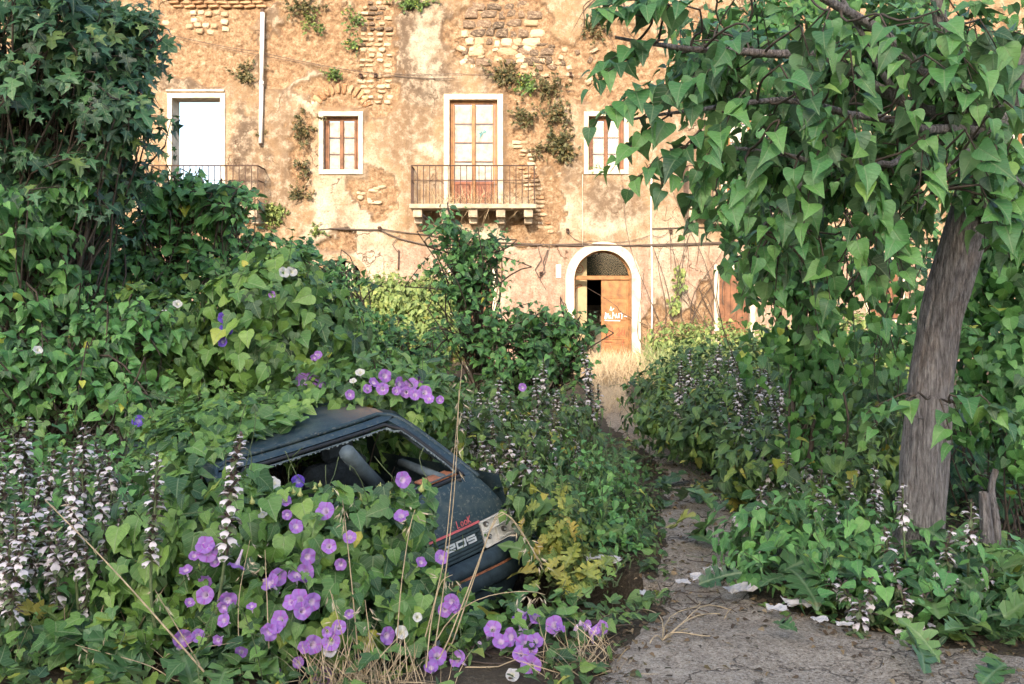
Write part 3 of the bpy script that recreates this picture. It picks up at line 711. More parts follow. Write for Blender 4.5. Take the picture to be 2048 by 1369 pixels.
stain = blobs([(825,80,60,115),(850,160,70,60),(545,90,55,75),(590,130,60,70),(490,310,26,120),(380,165,80,30),(1215,410,55,50,.8),(650,460,50,40,.8),(820,250,40,80,.5),(560,330,30,130,.6),(900,60,20,60),(345,60,30,30),(1150,330,28,50,.7),(1420,300,60,90,.6),(870,470,50,30,.5),(1000,150,30,20),(1340,300,40,120,.4)], .45)
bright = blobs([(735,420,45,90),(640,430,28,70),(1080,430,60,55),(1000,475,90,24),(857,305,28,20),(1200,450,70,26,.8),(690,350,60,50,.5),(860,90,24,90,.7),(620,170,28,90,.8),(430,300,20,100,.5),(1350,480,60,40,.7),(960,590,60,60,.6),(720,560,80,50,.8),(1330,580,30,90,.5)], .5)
rub = peel*(.07+.05*(fbm(X*3.5, Z*5, 41, 4)-.5)*2+.03*(vn(X*9, Z*14, 44)-.5)*2)
Y = YF+rub-.03*(fbm(X*.6, Z*.6, 51, 3)-.5)*2-.010*(fbm(X*6, Z*6, 52, 3)-.5)*2-.012*bright
for k, (x0, x1, z0, z1) in OPW.items():      # keep the wall true beside openings
    d = np.maximum(np.maximum(x0-X, X-x1), np.maximum(z0-Z, Z-z1)); f = 1-ss(.12, .3, d); Y = Y*(1-f)+YF*f; peel = peel*(1-.8*f)
low = ss(485, 500, py)
V = np.stack([X.ravel(), Y.ravel()-YF, Z.ravel()], 1); n = len(gx)
i = (np.arange(len(gzz)-1)[:,None]*n+np.arange(n-1)[None]).ravel(); F = np.stack([i, i+1, i+n+1, i+n], 1)
cx_, cz_ = V[F][:,:,0].mean(1), V[F][:,:,2].mean(1); k = np.ones(len(F), bool)
for q in OPW: k &= ~inside(q, cx_, cz_)
F = F[k]
link('facade_wall', npmesh('facade_wall', V, F, M['plaster'], attrs={'peel': peel.ravel(), 'stain': stain.ravel(), 'bright': bright.ravel(), 'low': low.ravel()}), bld)
# wall thickness: back sheet, reveals
TH = .55; mb = MB()
bxs = sorted({-WX, WX, *[v for a in OPW.values() for v in a[:2]]}); bzs = sorted({-.1, TOP, *[v for a in OPW.values() for v in a[2:]]})
for a in range(len(bxs)-1):
    for b in range(len(bzs)-1):
        c1, c2 = (bxs[a]+bxs[a+1])/2, (bzs[b]+bzs[b+1])/2
        if any(x0 < c1 < x1 and z0 < c2 < z1 for x0, x1, z0, z1 in OPW.values()): continue
        mb.poly([(bxs[a], TH, bzs[b]), (bxs[a+1], TH, bzs[b]), (bxs[a+1], TH, bzs[b+1]), (bxs[a], TH, bzs[b+1])])
mb.poly([(-WX, -.0, TOP), (WX, 0, TOP), (WX, TH, TOP), (-WX, TH, TOP)]); mb.poly([(WX, 0, -.1), (WX, TH, -.1), (WX, TH, TOP), (WX, 0, TOP)]); mb.poly([(-WX, 0, -.1), (-WX, TH, -.1), (-WX, TH, TOP), (-WX, 0, TOP)])
for q, (x0, x1, z0, z1) in OPW.items():
    if q in ('arch', 'la'):
        r = (x1-x0)/2 if q == 'arch' else .42; c = (x0+x1)/2; a = np.linspace(0, math.pi, 19); pr = [(x1, z0)]+[(c+(x1-x0)/2*math.cos(t_), z1-r+r*math.sin(t_)) for t_ in a]+[(x0, z0)]
    else: pr = [(x0, z0), (x1, z0), (x1, z1), (x0, z1), (x0, z0)]
    mb.grid([[(x, -.004, z) for x, z in pr], [(x, TH, z) for x, z in pr]])
mb.build('wall_reveal', M['surr'], bld)
# surrounds
def surround(key, wl, label=None, bottom=True, top=None):
    x0, x1, z0, z1 = OPW[key]; m = MB(); y0, y1 = -.045, .03; top = top or wl
    m.box((x0-wl, y0, z0-(wl if bottom else 0)), (x0, y1, z1+top), .008); m.box((x1, y0, z0-(wl if bottom else 0)), (x1+wl, y1, z1+top), .008)
    m.box((x0, y0-.002, z1), (x1, y1, z1+top), .008)
    if bottom: m.box((x0, y0-.012, z0-wl), (x1, y1+.1, z0), .008)
    return m.build('window_surround', M['surr'], bld)
surround('sky', .13, bottom=False); surround('w1', .12); surround('fd', .145, bottom=False); surround('w2', .12); surround('w3', .12)
surround('fd2', .145, bottom=False); surround('fd3', .145, bottom=False); surround('gd', .1, bottom=False); surround('gr', .13, bottom=False); surround('gr2', .12)
def archring(key, wl, name):
    x0, x1, z0, z1 = OPW[key]; c = (x0+x1)/2; ra = (x1-x0)/2; rz = ra if key == 'arch' else .42; m = MB()
    pr = lambda e: [(x1+e, z0)]+[(c+(ra+e)*math.cos(t_), z1-rz+(rz+e)*math.sin(t_)) for t_ in np.linspace(0, math.pi, 25)]+[(x0-e, z0)]
    a, b = pr(-.004), pr(wl)
    m.grid([[(x, .05, z) for x, z in a], [(x, -.05, z) for x, z in a], [(x, -.05, z) for x, z in b], [(x, .04, z) for x, z in b]])
    return m.build(name, M['surr'] if key == 'arch' else M['plaster'], bld)
archring('arch', .22, 'door_surround'); archring('la', .16, 'arch_surround')
# exposed stones and bricks
def stonemesh(seed, mat):
    r = np.random.default_rng(seed); n = 8; a = np.arange(n)*2*math.pi/n+r.uniform(-.2, .2, n)
    sq = lambda t_: 1/np.maximum(abs(np.cos(t_)), abs(np.sin(t_)))**.75
    ra = .5*sq(a)*r.uniform(.8, 1.08, n); V = []
    for y, f in ((.3, 1.), (-.25, 1.), (-.5, .74)):
        for j in range(n): V.append((ra[j]*f*math.cos(a[j]), y+r.uniform(-.08, .08), ra[j]*f*math.sin(a[j])))
    V.append((r.uniform(-.1, .1), -.58, r.uniform(-.1, .1))); F = []
    for k in range(2):
        for j in range(n): b = k*n+j; c = k*n+(j+1) % n; F.append((b, c, c+n, b+n))
    for j in range(n): F.append((2*n+j, 2*n+(j+1) % n, 3*n))
    return pymesh('stone', V, F, mat, False)
SM = {m: [stonemesh(i+hash_, M[m]) for i in range(7)] for hash_, m in ((0, 'lava'), (20, 'pale'), (40, 'brick'))}
R = np.random.default_rng(5); ns = 0
def stone(px_, py_, w_, h_, mat, name='stone', rot=0, dep=.11, yo=.07):
    global ns; ns += 1
    o = bpy.data.objects.new(name, SM[mat][int(R.integers(7))]); COL.objects.link(o); o.parent = bld
    o.location = (fx(px_), yo+R.uniform(-.015, .02), fz(py_)); o.scale = (w_*PM*.97, dep, h_*PM*.95); o.rotation_euler = (R.uniform(-.08, .08), rot+R.uniform(-.08, .08), R.uniform(-.12, .12))
for row, y in enumerate(np.arange(-8, 128, 18.5)):                # dark lava masonry above the balcony door
    x = 918+R.uniform(0, 14)
    while x < 1035+row*9:
        w_ = R.choice([14, 19, 24, 30, 38])*R.uniform(.9, 1.15); dk = (x > 925 and y < 75 and x < 1042) or (R.random() < .35) or (1055 < x < 1100 and 75 < y < 125)
        if R.random() < .93: stone(x+w_/2, y+R.uniform(-3, 3), w_*1.06, R.uniform(15, 20.5), 'lava' if dk else 'pale')
        x += w_+R.uniform(0, 3)
for _ in range(30): stone(R.uniform(1045, 1215), R.uniform(90, 165), R.uniform(10, 22), R.uniform(8, 15), 'lava' if R.random() < .35 else 'pale', rot=R.uniform(-.5,.5))
for _ in range(12): stone(R.uniform(1045, 1100), R.uniform(78, 128), R.uniform(16, 30), R.uniform(5, 9), 'lava')
for _ in range(24): stone(R.uniform(915, 1090), R.uniform(85, 160), R.uniform(8, 20), R.uniform(6, 13), 'pale', rot=R.uniform(-.5,.5))
for y in np.arange(5, 205, 10.5):                                  # rubble strip left of centre
    for x in np.arange(722+R.uniform(0, 8), 778, 17): 
        if R.random() < .8: stone(x+R.uniform(-3, 3), y, R.uniform(11, 19), R.uniform(6, 11), 'lava' if y < 60 and R.random() < .6 else 'pale')
for a in np.linspace(200, 340, 12):                                # relieving arch of bricks over the small window
    stone(682+56*math.cos(rad(a)), 225+48*math.sin(rad(a)), 10, 24, 'brick' if R.random() < .65 else 'pale', 'brick', rot=rad(a-270)*.9, yo=.05)
for k, (x, y) in enumerate([(385,25),(400,24),(416,27),(432,25),(447,28),(388,40),(378,52),(394,50),(410,50),(427,52),(398,62),(420,64),(448,44),(450,58),(330,45)]): stone(x, y, 16, 12, 'pale', dep=.10)
for y in (-3, 5, 13): 
    for x in np.arange(330+y, 520, 24): stone(x+12, y, 23, 7, 'brick', 'brick', dep=.12, yo=.04)
for y in np.arange(285, 470, 8.5):                                 # crack of thin stones beside the balcony
    for x in (1032+.3*(y-285), 1052+.25*(y-285)):
        if R.random() < .85: stone(x+R.uniform(-5, 5), y, R.uniform(12, 24), R.uniform(6, 9), 'pale' if R.random() < .7 else 'brick', dep=.11)
for _ in range(12): stone(R.uniform(715, 765), R.uniform(370, 410), R.uniform(8, 18), R.uniform(5, 10), 'pale', dep=.1)
# casements, balcony doors, shutters
def casement(key, rows, bottom=0, tag_=None, name='window'):
    x0, x1, z0, z1 = OPW[key]; w_ = x1-x0; h = z1-z0; yb = .14
    m = MB(); fw = .075
    m.box((x0+.004, yb, z0), (x0+fw, yb+.07, z1), .006); m.box((x1-fw, yb, z0), (x1-.004, yb+.07, z1), .006); m.box((x0+fw, yb+.001, z1-.10), (x1-fw, yb+.07, z1-.004), .006)
    f = m.build(name, M['woodn'] if bottom else M['woodb'], bld)
    cx = (x0+x1)/2; zb = z0+bottom
    for sx in (-1, 1):
        a, b = (x0+fw+.003, cx-.002) if sx < 0 else (cx+.002, x1-fw-.003); m = MB(); st = .085 if not bottom else .08
        m.box((a, yb-.015, z0+.01), (a+st*.6, yb+.045, z1-.103), .005); m.box((b-st*.6, yb-.015, z0+.01), (b, yb+.045, z1-.103), .005)
        if sx < 0: m.box((b-st*.5, yb-.035, z0+.01), (b+st*.5, yb-.017, z1-.103), .005)
        m.build('casement', M['woodn'] if bottom else M['woodb'], f)
        top = z1-.11; ph = (top-zb)/rows
        for k in range(rows):
            m = MB(); ax, bx = a+st*.6, b-st*.6; az, bz = zb+k*ph+.012, zb+(k+1)*ph-.012
            m.box((ax, yb+.03, az), (bx, yb+.04, bz)); iw = .035
            m.box((ax+iw, yb+.022, az+iw), (bx-iw, yb+.0305, bz-iw), .004); m.build('panel', M['paint'], f)
            MB().box((ax, yb-.013, az-.024), (bx, yb+.02, az), .004).build('glazing_bar', M['woodb'], f)
            m = MB(); m.box((ax, yb+.004, az), (bx, yb+.008, bz)); m.build('pane', M['glass'], f)
        if bottom:
            m = MB(); m.box((a+st*.6, yb+.01, z0+.02), (b-st*.6, yb+.03, zb-.015), .004); m.box((a+st*.6+.05, yb-.004, z0+.1), (b-st*.6-.05, yb+.012, zb-.08), .006)
            m.build('bottom_panel', M['woodr'], f)
    return f
casement('w1', 3); casement('w2', 3); casement('w3', 3)
for q in ('fd', 'fd2', 'fd3'):
    d = casement(q, 4, .62, name='balcony_door')
    if q == 'fd':                                                  # paint scribbles on two white panels
        g = lambda x, z: np.array([fx(x), .135, fz(z)]); ux, uz, un = np.array([1., 0, 0]), np.array([0, 0, 1.]), np.array([0, -1., 0])
        m = MB(); m.stroke([(0,.06),(.03,.02),(.07,.06),(.08,.12),(.05,.02),(.02,-.1),(.06,-.02),(.12,.06),(.16,.12),(.19,.08),(.14,.04)], .02, g(957, 268), ux, uz, un, .002); m.build('scribble', M['spt'], d)
        m = MB(); m.stroke([(0,0),(.02,.08),(.09,.12),(.06,.02),(.01,-.05),(.08,-.02)], .014, g(906, 300), ux, uz, un, .002); m.stroke([(.12,-.10),(.13,.06),(.18,.09),(.2,.04),(.14,.0),(.2,.0),(.22,-.08)], .014, g(906, 300), ux, uz, un, .002); m.build('scribble', M['spg'], d)
def boards(key, mat, y=.12, n=5):
    x0, x1, z0, z1 = OPW[key]; m = MB().box((x0+.01, y, z0+.03), (x1-.01, y+.04, z1-.02)); f = m.build('door', M[mat], bld); w_ = (x1-x0-.02)/n
    for k in range(n): MB().box((x0+.012+k*w_, y-.02, z0+.04), (x0+.006+(k+1)*w_, y-.001, z1-.03), .004).build('plank', M[mat], f)
boards('gd', 'woodb'); boards('gr', 'woodb'); boards('gr2', 'woodb')
# dark vaulted opening at the left with a brick pier
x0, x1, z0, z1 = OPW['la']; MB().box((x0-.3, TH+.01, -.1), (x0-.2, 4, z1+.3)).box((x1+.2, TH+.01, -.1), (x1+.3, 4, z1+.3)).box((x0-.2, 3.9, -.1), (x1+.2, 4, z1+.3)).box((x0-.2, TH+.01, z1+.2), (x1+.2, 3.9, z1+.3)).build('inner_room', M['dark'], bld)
MB().box((fx(662), .1, -.05), (fx(671), .35, z1-.05), .01).box((fx(690), .1, -.05), (fx(705), .35, z1-.05), .01).build('pier', M['surr'], bld)
# arched doorway: hall behind, frame, fanlight, one closed leaf
x0, x1, z0, z1 = OPW['arch']; hl = x0-.15; hr = x1+.9
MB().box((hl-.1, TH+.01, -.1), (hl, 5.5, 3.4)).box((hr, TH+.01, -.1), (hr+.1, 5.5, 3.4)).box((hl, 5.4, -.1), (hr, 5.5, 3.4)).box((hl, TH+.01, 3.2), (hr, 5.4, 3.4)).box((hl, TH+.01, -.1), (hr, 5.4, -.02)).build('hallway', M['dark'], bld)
st = MB()
for k in range(9): st.box((hl+.02, 1.6+k*.3, -.02), (hr-.3, 1.9+k*.3, .16*(k+1)), .01)
st.build('stairs', M['step'], bld)
part = MB().box((hl+.01, TH+.03, -.02), (fx(1177), TH+.13, 3.19)).build('hall_screen_wall', M['hall'], bld)
m = MB(); c_ = np.array([fx(1162), TH+.028, fz(537)]); ux, uz, un = np.array([1., 0, 0]), np.array([0, 0, 1.]), np.array([0, -1., 0])
ring = lambda r, a0, a1, n: [(r*math.cos(t_), r*math.sin(t_)*1.15) for t_ in np.linspace(rad(a0), rad(a1), n)]
m.stroke(ring(.095, 0, 360, 22), .02, c_, ux, uz, un, .003); m.stroke(ring(.04, 50, 310, 12), .018, c_, ux, uz, un, .003)
c2 = np.array([fx(1152), TH+.028, fz(575)]); m.stroke([(0,0),(.05,.06),(.15,.08),(.2,.05),(.1,0),(.04,-.02),(.02,-.12),(.0,-.22)], .02, c2, ux, uz, un, .003); m.build('graffiti', M['spr'], part)
dr = empty('entrance_door', (0, 0, 0)); dr.parent = bld; del dr
for o in [o for o in bpy.data.objects if o.name.startswith('entrance_door')]: bpy.data.objects.remove(o)
m = MB(); yb = .2; zt = fz(560); xc = (x0+x1)/2; ra = (x1-x0)/2
m.box((x0+.004, yb, -.02), (x0+.05, yb+.08, zt), .005); m.box((x1-.05, yb, -.02), (x1-.004, yb+.08, zt), .005); m.box((x0+.004, yb-.03, zt), (x1-.004, yb+.09, zt+.11), .01)
door = m.build('door_frame', M['woodn'], bld)
a = np.linspace(0, math.pi, 21); z_s = z1-ra
pr = lambda r: [(x1-.004-(ra-.004-r), zt+.112)]+[(xc+r*math.cos(t_), z_s+r*math.sin(t_)) for t_ in a]+[(x0+.004+(ra-.004-r), zt+.112)]
m = MB(); A, Bq = pr(ra-.005), pr(ra-.05); m.grid([[(x, yb, z) for x, z in A], [(x, yb, z) for x, z in Bq], [(x, yb+.07, z) for x, z in Bq], [(x, yb+.07, z) for x, z in A]]); m.build('fanlight_frame', M['woodn'], door)
m = MB(); m.poly([(x, yb+.035, z) for x, z in pr(ra-.051)]); m.build('fanlight_pane', M['glass'], door)
lx0, lx1 = fx(1204), x1-.053; leaf = MB().box((lx0, yb+.02, .0), (lx1, yb+.055, zt-.01), .006); leaf = leaf.build('door_leaf', M['woodn'], bld)
for za, zb2 in ((fz(598), fz(572)), (fz(642), fz(607)), (fz(680), fz(650)), (fz(718), fz(688))):
    m = MB(); m.box((lx0+.07, yb+.004, za), (lx1-.07, yb+.019, zb2), .004); m.box((lx0+.12, yb-.006, za+.045), (lx1-.12, yb+.003, zb2-.045), .004); m.build('door_panel', M['woodn'], leaf)
g = lambda x, z: np.array([fx(x), yb-.008, fz(z)])
m = MB(); o = g(1211, 637)
for q in ([(0,-.02),(.02,.14),(.06,.1),(.05,.0),(0,-.02)], [(.09,.12),(.1,0),(.14,.08),(.12,.0),(.17,.0)], [(.2,-.02),(.21,.16),(.26,.06),(.2,.08)], [(.28,.0),(.3,.12),(.34,.0),(.29,.05)], [(.37,.0),(.37,.13)], [(.41,.12),(.49,.12),(.45,.12),(.44,-.02)], [(.5,.05),(.58,.04)], [(0,-.06),(.4,-.07)], [(.14,.2),(.16,.3),(.18,.2),(.24,.26)]):
    m.stroke(q, .022, o, ux, uz, un, .002)
m.build('white_graffiti', M['spw'], leaf)
m = MB(); o = g(1211, 672)
for q in ([(0,.12),(.12,.14),(.05,.02),(.12,-.05)], [(.03,-.1),(.04,.1),(.12,.04),(.14,-.1)], [(.2,.2),(.22,-.06)], [(.3,.14),(.36,.2),(.38,.1),(.3,.02),(.38,.0),(.42,.08)], [(.45,.16),(.44,.02),(.5,.0),(.52,.16)], [(.5,-.1),(.46,-.2),(.5,-.32)], [(0,-.16),(.2,-.17)]): m.stroke(q, .02, o, ux, uz, un, .002)
m.build('red_graffiti', M['spr'], leaf)
# balconies
def balcony(c, right_only=False):
    YB = 25.2; x0, x1 = (c-128-1024)*YB/FPX, (c+127-1024)*YB/FPX; z0, z1 = EYE+(HOR-417)*YB/FPX, EYE+(HOR-408)*YB/FPX; zr = EYE+(HOR-331)*YB/FPX
    yf = YB-YF; s = MB().box((x0, yf, z0), (x1, -.02, z1), .012).build('balcony', M['slab'], bld)
    for k in range(5):
        cx = x0+.20+(x1-x0-.40)*k/4
        MB().box((cx-.115, yf+.1, z0-.19), (cx+.115, -.02, z0-.003), .012).box((cx-.10, yf+.35, z0-.36), (cx+.10, -.02, z0-.192), .012).box((cx-.115, yf+.09, z0-.212), (cx+.115, yf+.34, z0-.192), .005).build('corbel', M['slab'], s)
    nb = 21; bl = x0+.05; br = x1-.05
    for k in range(nb):
        x = bl+(br-bl)*k/(nb-1); MB().box((x-.010, yf+.05, z1), (x+.010, yf+.068, zr)).build('baluster', M['iron'], s)
    for x in (bl, br):
        for k in range(1, 6): MB().box((x-.007, yf+.05+k*.13, z1), (x+.007, yf+.064+k*.13, zr)).build('baluster', M['iron'], s)
    m = MB(); pts = [(bl, -.0, zr), (bl, yf+.057, zr), (br, yf+.057, zr), (br, 0, zr)]
    for p, q in zip(pts, pts[1:]): m.tube([p, q], .018, 6)
    zm = z1+(zr-z1)*.62
    for p, q in zip(pts, pts[1:]): m.tube([(*p[:2], zm), (*q[:2], zm)], .011, 5)
    m.build('handrail', M['iron'], s)
for c in (391, 946, 1501, 2046): balcony(c)
# pipe, conduits, cables, lamps: fixed to the wall, parts of it
m = MB().tube([(fx(527), -.1, fz(28)), (fx(525), -.1, fz(168))], .055, 10).tube([(fx(525), -.1, fz(170)), (fx(523), -.1, fz(288))], .052, 10).tube([(fx(525), -.1, fz(165)), (fx(525), -.1, fz(173))], .062, 10); pipe = m.build('drainpipe', M['pipe'], bld, smooth=True)
MB().tube([(fx(527), -.1, fz(20)), (fx(527), -.1, fz(28))], .05, 8).tube([(fx(523), -.1, fz(288)), (fx(523), -.08, fz(292))], .05, 8).build('pipe_clip', M['iron'], pipe)
def cab(pts, r=.012, sag=0, name='cable', mat='cable', y=-.05, seed=1):
    q = [np.array([fx(a), y, fz(b)]) for a, b in pts]; out = []
    for a, b in zip(q, q[1:]): out += list(curve(a, b, sag, .004, 7, seed))[:-1]
    MB().tube(out+[q[-1]], r, 5).build(name, M[mat], bld, smooth=True)
cab([(322,66),(520,105),(760,150)], .009, .05); cab([(760,150),(910,158)], .009, .04); cab([(760,146),(905,148),(1200,152)], .006, .05); cab([(420,92),(650,135)], .006, .02)
cab([(660,458),(760,460),(800,478),(860,492),(1000,486),(1165,492),(1300,490),(1480,484),(1700,480),(2060,474)], .02, .01); cab([(760,458),(850,470),(1000,492),(1165,488),(1303,492),(1480,487),(1700,484)], .014, .02, seed=4)
cab([(1075,492),(1083,520),(1070,540),(1078,556),(1090,545),(1086,525),(1095,500)], .013, 0, seed=5); cab([(1100,490),(1092,520),(1080,560),(1092,580)], .008, 0, seed=6); cab([(1135,466),(1180,482),(1303,470),(1340,460)], .007, .12)
cab([(797,540),(798,500)], .02, 0, mat='iron'); cab([(1165,350),(1165,492)], .010, 0, name='conduit', mat='surr'); cab([(1303,330),(1302,700)], .022, 0, name='conduit', mat='pipe'); cab([(1303,458),(1480,454)], .014, 0); cab([(1340,455),(1341,540)], .007, 0)
cab([(796,505),(785,490),(800,470)], .01, 0); cab([(640,460),(700,455)], .01, 0)
def junk(px_, py_, s_=.07):
    m = MB().box((fx(px_)-s_/2, -.12, fz(py_)-s_*.8), (fx(px_)+s_/2, -.0, fz(py_)+s_*.8), .01, jit=.01).box((fx(px_)-s_*.7, -.16, fz(py_)+s_*.2), (fx(px_)+s_*.3, -.1, fz(py_)+s_*.5), .005); m.build('cable_bracket', M['iron'], bld)
for q in ((723,153),(752,152),(1135,462),(1341,463),(1141,150),(760,458),(1082,548)): junk(*q)
MB().box((fx(1112), -.035, fz(556)), (fx(1122), -.0, fz(530)), .004).build('white_plate', M['pipe'], bld)
MB().box((fx(333), -.06, fz(184)), (fx(449), -.0, fz(180)), .004).build('lintel_ledge', M['surr'], bld)

# unseen block added behind the viewer, sized to keep the yard in shade
nb_ = empty('shade_block', (-4, -40, 0), 'tall plain block added unseen behind the viewer to shade the yard', 'building')
m = MB().box((-25, -12, -.1), (12, 0, 25.0)); wl = m.build('wall', M['block'], nb_)
for z in np.arange(3, 22, 3.2):
    m = MB()
    for x in np.arange(-23, 10, 4): m.box((x, .002, z), (x+1.3, .06, z+1.6))
    m.build('window', M['woodb'], nb_)
MB().box((-25.3, -12.3, 25.0), (12.3, .3, 25.4)).build('cornice', M['surr'], nb_)

# ------------------------------------------------------------------ the abandoned car (local: x right, y forward, z up; rear at y = 0)
CARP = (-.495, 5.644, -.533); car = empty('abandoned_hatchback', CARP, 'dark blue hatchback with missing rear window, half buried in flowering vines', 'car')
car.rotation_euler = Matrix(((1,0,0),(0,1,0),(0,0,1))).to_euler()
ca = Matrix.Rotation(rad(41.6), 3, 'Z') @ Matrix.Rotation(rad(-.3), 3, 'X') @ Matrix.Rotation(rad(-10.2), 3, 'Y'); car.rotation_euler = ca.to_euler()
CA = np.array(ca)
cw = lambda v: CA@np.asarray(v, float)+np.array(CARP)
# section levels of the tail: (z, y, half width)
LV = [(.24,.02,.84),(.36,.0,.86),(.54,.03,.885),(.70,.06,.875),(.82,.09,.81),(.93,.13,.735),(1.02,.28,.715),(1.12,.47,.695),(1.22,.67,.675),(1.285,.79,.655),(1.31,.855,.635)]
lz = [l[0] for l in LV]; ly = lambda z: np.interp(z, lz, [l[1] for l in LV]); lw = lambda z: np.interp(z, lz, [l[2] for l in LV])
crown = lambda x, z: ly(z)+.035*(x/lw(z))**4+.02*(x/lw(z))**2      # rounds the tail in plan
def tail(x, z, off=0): return np.array([x, crown(x, z)-off, z])
# hatch: panel above the lamps plus frame round the glass
gl0, gl1 = .955, 1.280                                              # glass bottom, top
gw = lambda z: lw(z)-(.075 if z < 1.2 else .075+.02*(z-1.2)/.06)
m = MB(); zs = np.linspace(.705, gl0, 6)
m.grid([[tail(x*lw(z)*.985, z) for x in np.linspace(-1, 1, 15)] for z in zs])
zs = np.linspace(gl0, gl1, 7)
for s in (-1, 1): m.grid([[tail(s*(gw(z)+(lw(z)*.985-gw(z))*q), z) for q in (0, .35, .7, 1)]+[] for z in zs])
m.grid([[tail(x*(gw(gl1) if z <= gl1 else lw(z)*.985)*1., z) for x in np.linspace(-1, 1, 13)] for z in np.linspace(gl1, 1.305, 3)])
m.grid([[tail(s_*gw(z), z), tail(s_*gw(z)*.99, z)+np.array([0,.05,-.02])] for z in zs for s_ in (1,)]); m.grid([[tail(-gw(z), z), tail(-gw(z)*.99, z)+np.array([0,.05,-.02])] for z in zs])
m.grid([[tail(x*gw(gl1), gl1), tail(x*gw(gl1), gl1)+np.array([0,.05,-.03])] for x in np.linspace(-1, 1, 9)]); m.grid([[tail(x*gw(gl0), gl0), tail(x*gw(gl0), gl0)+np.array([0,.06,-.01])] for x in np.linspace(-1, 1, 9)])
hatch = m.build('hatch', M['car'], car, smooth=True)
# raised lip round the hatch = the roof edge and pillars
m = MB(); rim = [(s, z) for s, z in [(-1, .93),(-1,1.0),(-1,1.1),(-1,1.2),(-.99,1.26),(-.95,1.295)]]
pts = [tail(s*lw(z), z, -.005) for s, z in rim]+[tail(x*lw(1.31)*.97, 1.318, -.01) for x in np.linspace(-.86, .86, 9)]+[tail(-s*lw(z), z, -.005) for s, z in rim[::-1]]
m.tube(pts, .015, 8); m.build('gutter', M['car'], car, smooth=True)
corner = lambda e, off: [tail(-(gw(z)-e), z, off) for z in np.linspace(gl0+e, gl1-.06, 6)]+[tail(-(gw(gl1)-e-.015), gl1-.02-e, off)]+[tail(x*(gw(gl1)-.06), gl1-e, off) for x in np.linspace(-1, 1, 9)]+[tail(gw(gl1)-e-.015, gl1-.02-e, off)]+[tail(gw(z)-e, z, off) for z in np.linspace(gl1-.06, gl0+e, 6)]+[tail(x*(gw(gl0)-.05), gl0+e, off) for x in np.linspace(1, -1, 7)]
c = corner(.012, .008); MB().tube(c+[c[0]], .013, 6).build('window_seal', M['rubber'], hatch, smooth=True)
c = corner(.030, .0); MB().tube(c+[c[0]], .006, 5).build('window_seal', M['trim'], hatch, smooth=True)
m = MB(); r = random.Random(3); c = corner(.034, .002)
for k in range(len(c)-7):
    for j in range(7):
        q = c[k]+(c[k+1]-c[k])*r.random(); s = r.uniform(.0015, .0055); m.box(q-np.array([s, s*.5, s]), q+np.array([s, s*.5, s]), 0, jit=s*.6)
m.build('glass_crumbs', M['crumb'], hatch, 'stuff')
# roof, flanks
yr = np.array([.87, 1.1, 1.5, 2.0, 2.35]); zr_ = np.array([1.318, 1.345, 1.36, 1.35, 1.31])
rg = [[np.array([x*np.interp(y, yr, [.635,.655,.65,.64,.62]), y+ (.04*(x**2) if y < .9 else 0), z-.035*abs(x)**3]) for x in np.linspace(-1, 1, 15)] for y, z in zip(yr, zr_)]
V_ = np.array(rg).reshape(-1, 3); n = 15; i = (np.arange(4)[:,None]*n+np.arange(n-1)[None]).ravel()
link('roof', npmesh('roof', V_, np.stack([i, i+1, i+n+1, i+n], 1), M['car'], attrs={'rust': np.clip(ss(.2, .7, V_[:,0])*(V_[:,1] < 1.3), 0, 1)}), car)
for s in (-1, 1):
    m = MB(); yy = [.10,.45,.75,1.0,2.0,2.3,3.0,3.62]; tp = [.93,.93,.93,.93,.92,.9,.82,.70]
    m.grid([[np.array([s*(.745+.11*math.sin(math.pi*min(1, (tz-.2)/(t_-.2+1e-6))*.75)*(1 if 1 else 0)), y, tz]) for tz in np.linspace(.22, t_, 8)] for y, t_ in zip(yy, tp)])
    # pillars between belt and roof
    for ya, yb_, wa in ((.16, .86, .20), (1.25, 1.27, .10), (2.55, 2.3, .06)):
        m.grid([[np.array([s*(.735-.09*q), ya+(yb_-ya)*q, .93+.385*q]), np.array([s*(.735-.09*q), ya+(yb_-ya)*q+wa+.04*(1-q), .93+.385*q])] for q in np.linspace(0, 1, 6)])
    m.grid([[np.array([s*.645, y, np.interp(y, yr, zr_)-.04]), np.array([s*.65, y, np.interp(y, yr, zr_)-.085])] for y in np.linspace(.87, 2.3, 8)])
    # tail corner skin between hatch and flank
    m.grid([[tail(s*lw(z)*.985, z), np.array([s*(lw(z)+.006), crown(lw(z), z)+.03, z])] for z in np.linspace(.24, .93, 9)])
    fl = m.build('side_panel', M['car'], car, smooth=True)
    MB().poly([(s*.712, .50, .945), (s*.712, 1.22, .945), (s*.655, 1.24, 1.27), (s*.655, .98, 1.27)]).build('side_window', M['glass'], fl)
    MB().poly([(s*.712, 1.38, .945), (s*.712, 2.48, .945), (s*.655, 2.28, 1.27), (s*.655, 1.36, 1.27)]).build('side_window', M['glass'], fl)
m = MB(); m.grid([[np.array([x*.70, y, z-.03*x*x]) for x in np.linspace(-1, 1, 9)] for y, z in ((2.62,.93),(3.0,.86),(3.4,.78),(3.65,.66),(3.7,.4))]); m.build('bonnet', M['car'], car, smooth=True)
MB().poly([(-.64,2.6,.94),(.64,2.6,.94),(.55,2.32,1.28),(-.55,2.32,1.28)]).build('windscreen', M['glass'], car)
MB().box((-.7,.12,.24),(.7,3.6,.30)).box((-.66,.14,.55),(.66,.62,.60)).build('floor', M['rubber'], car)
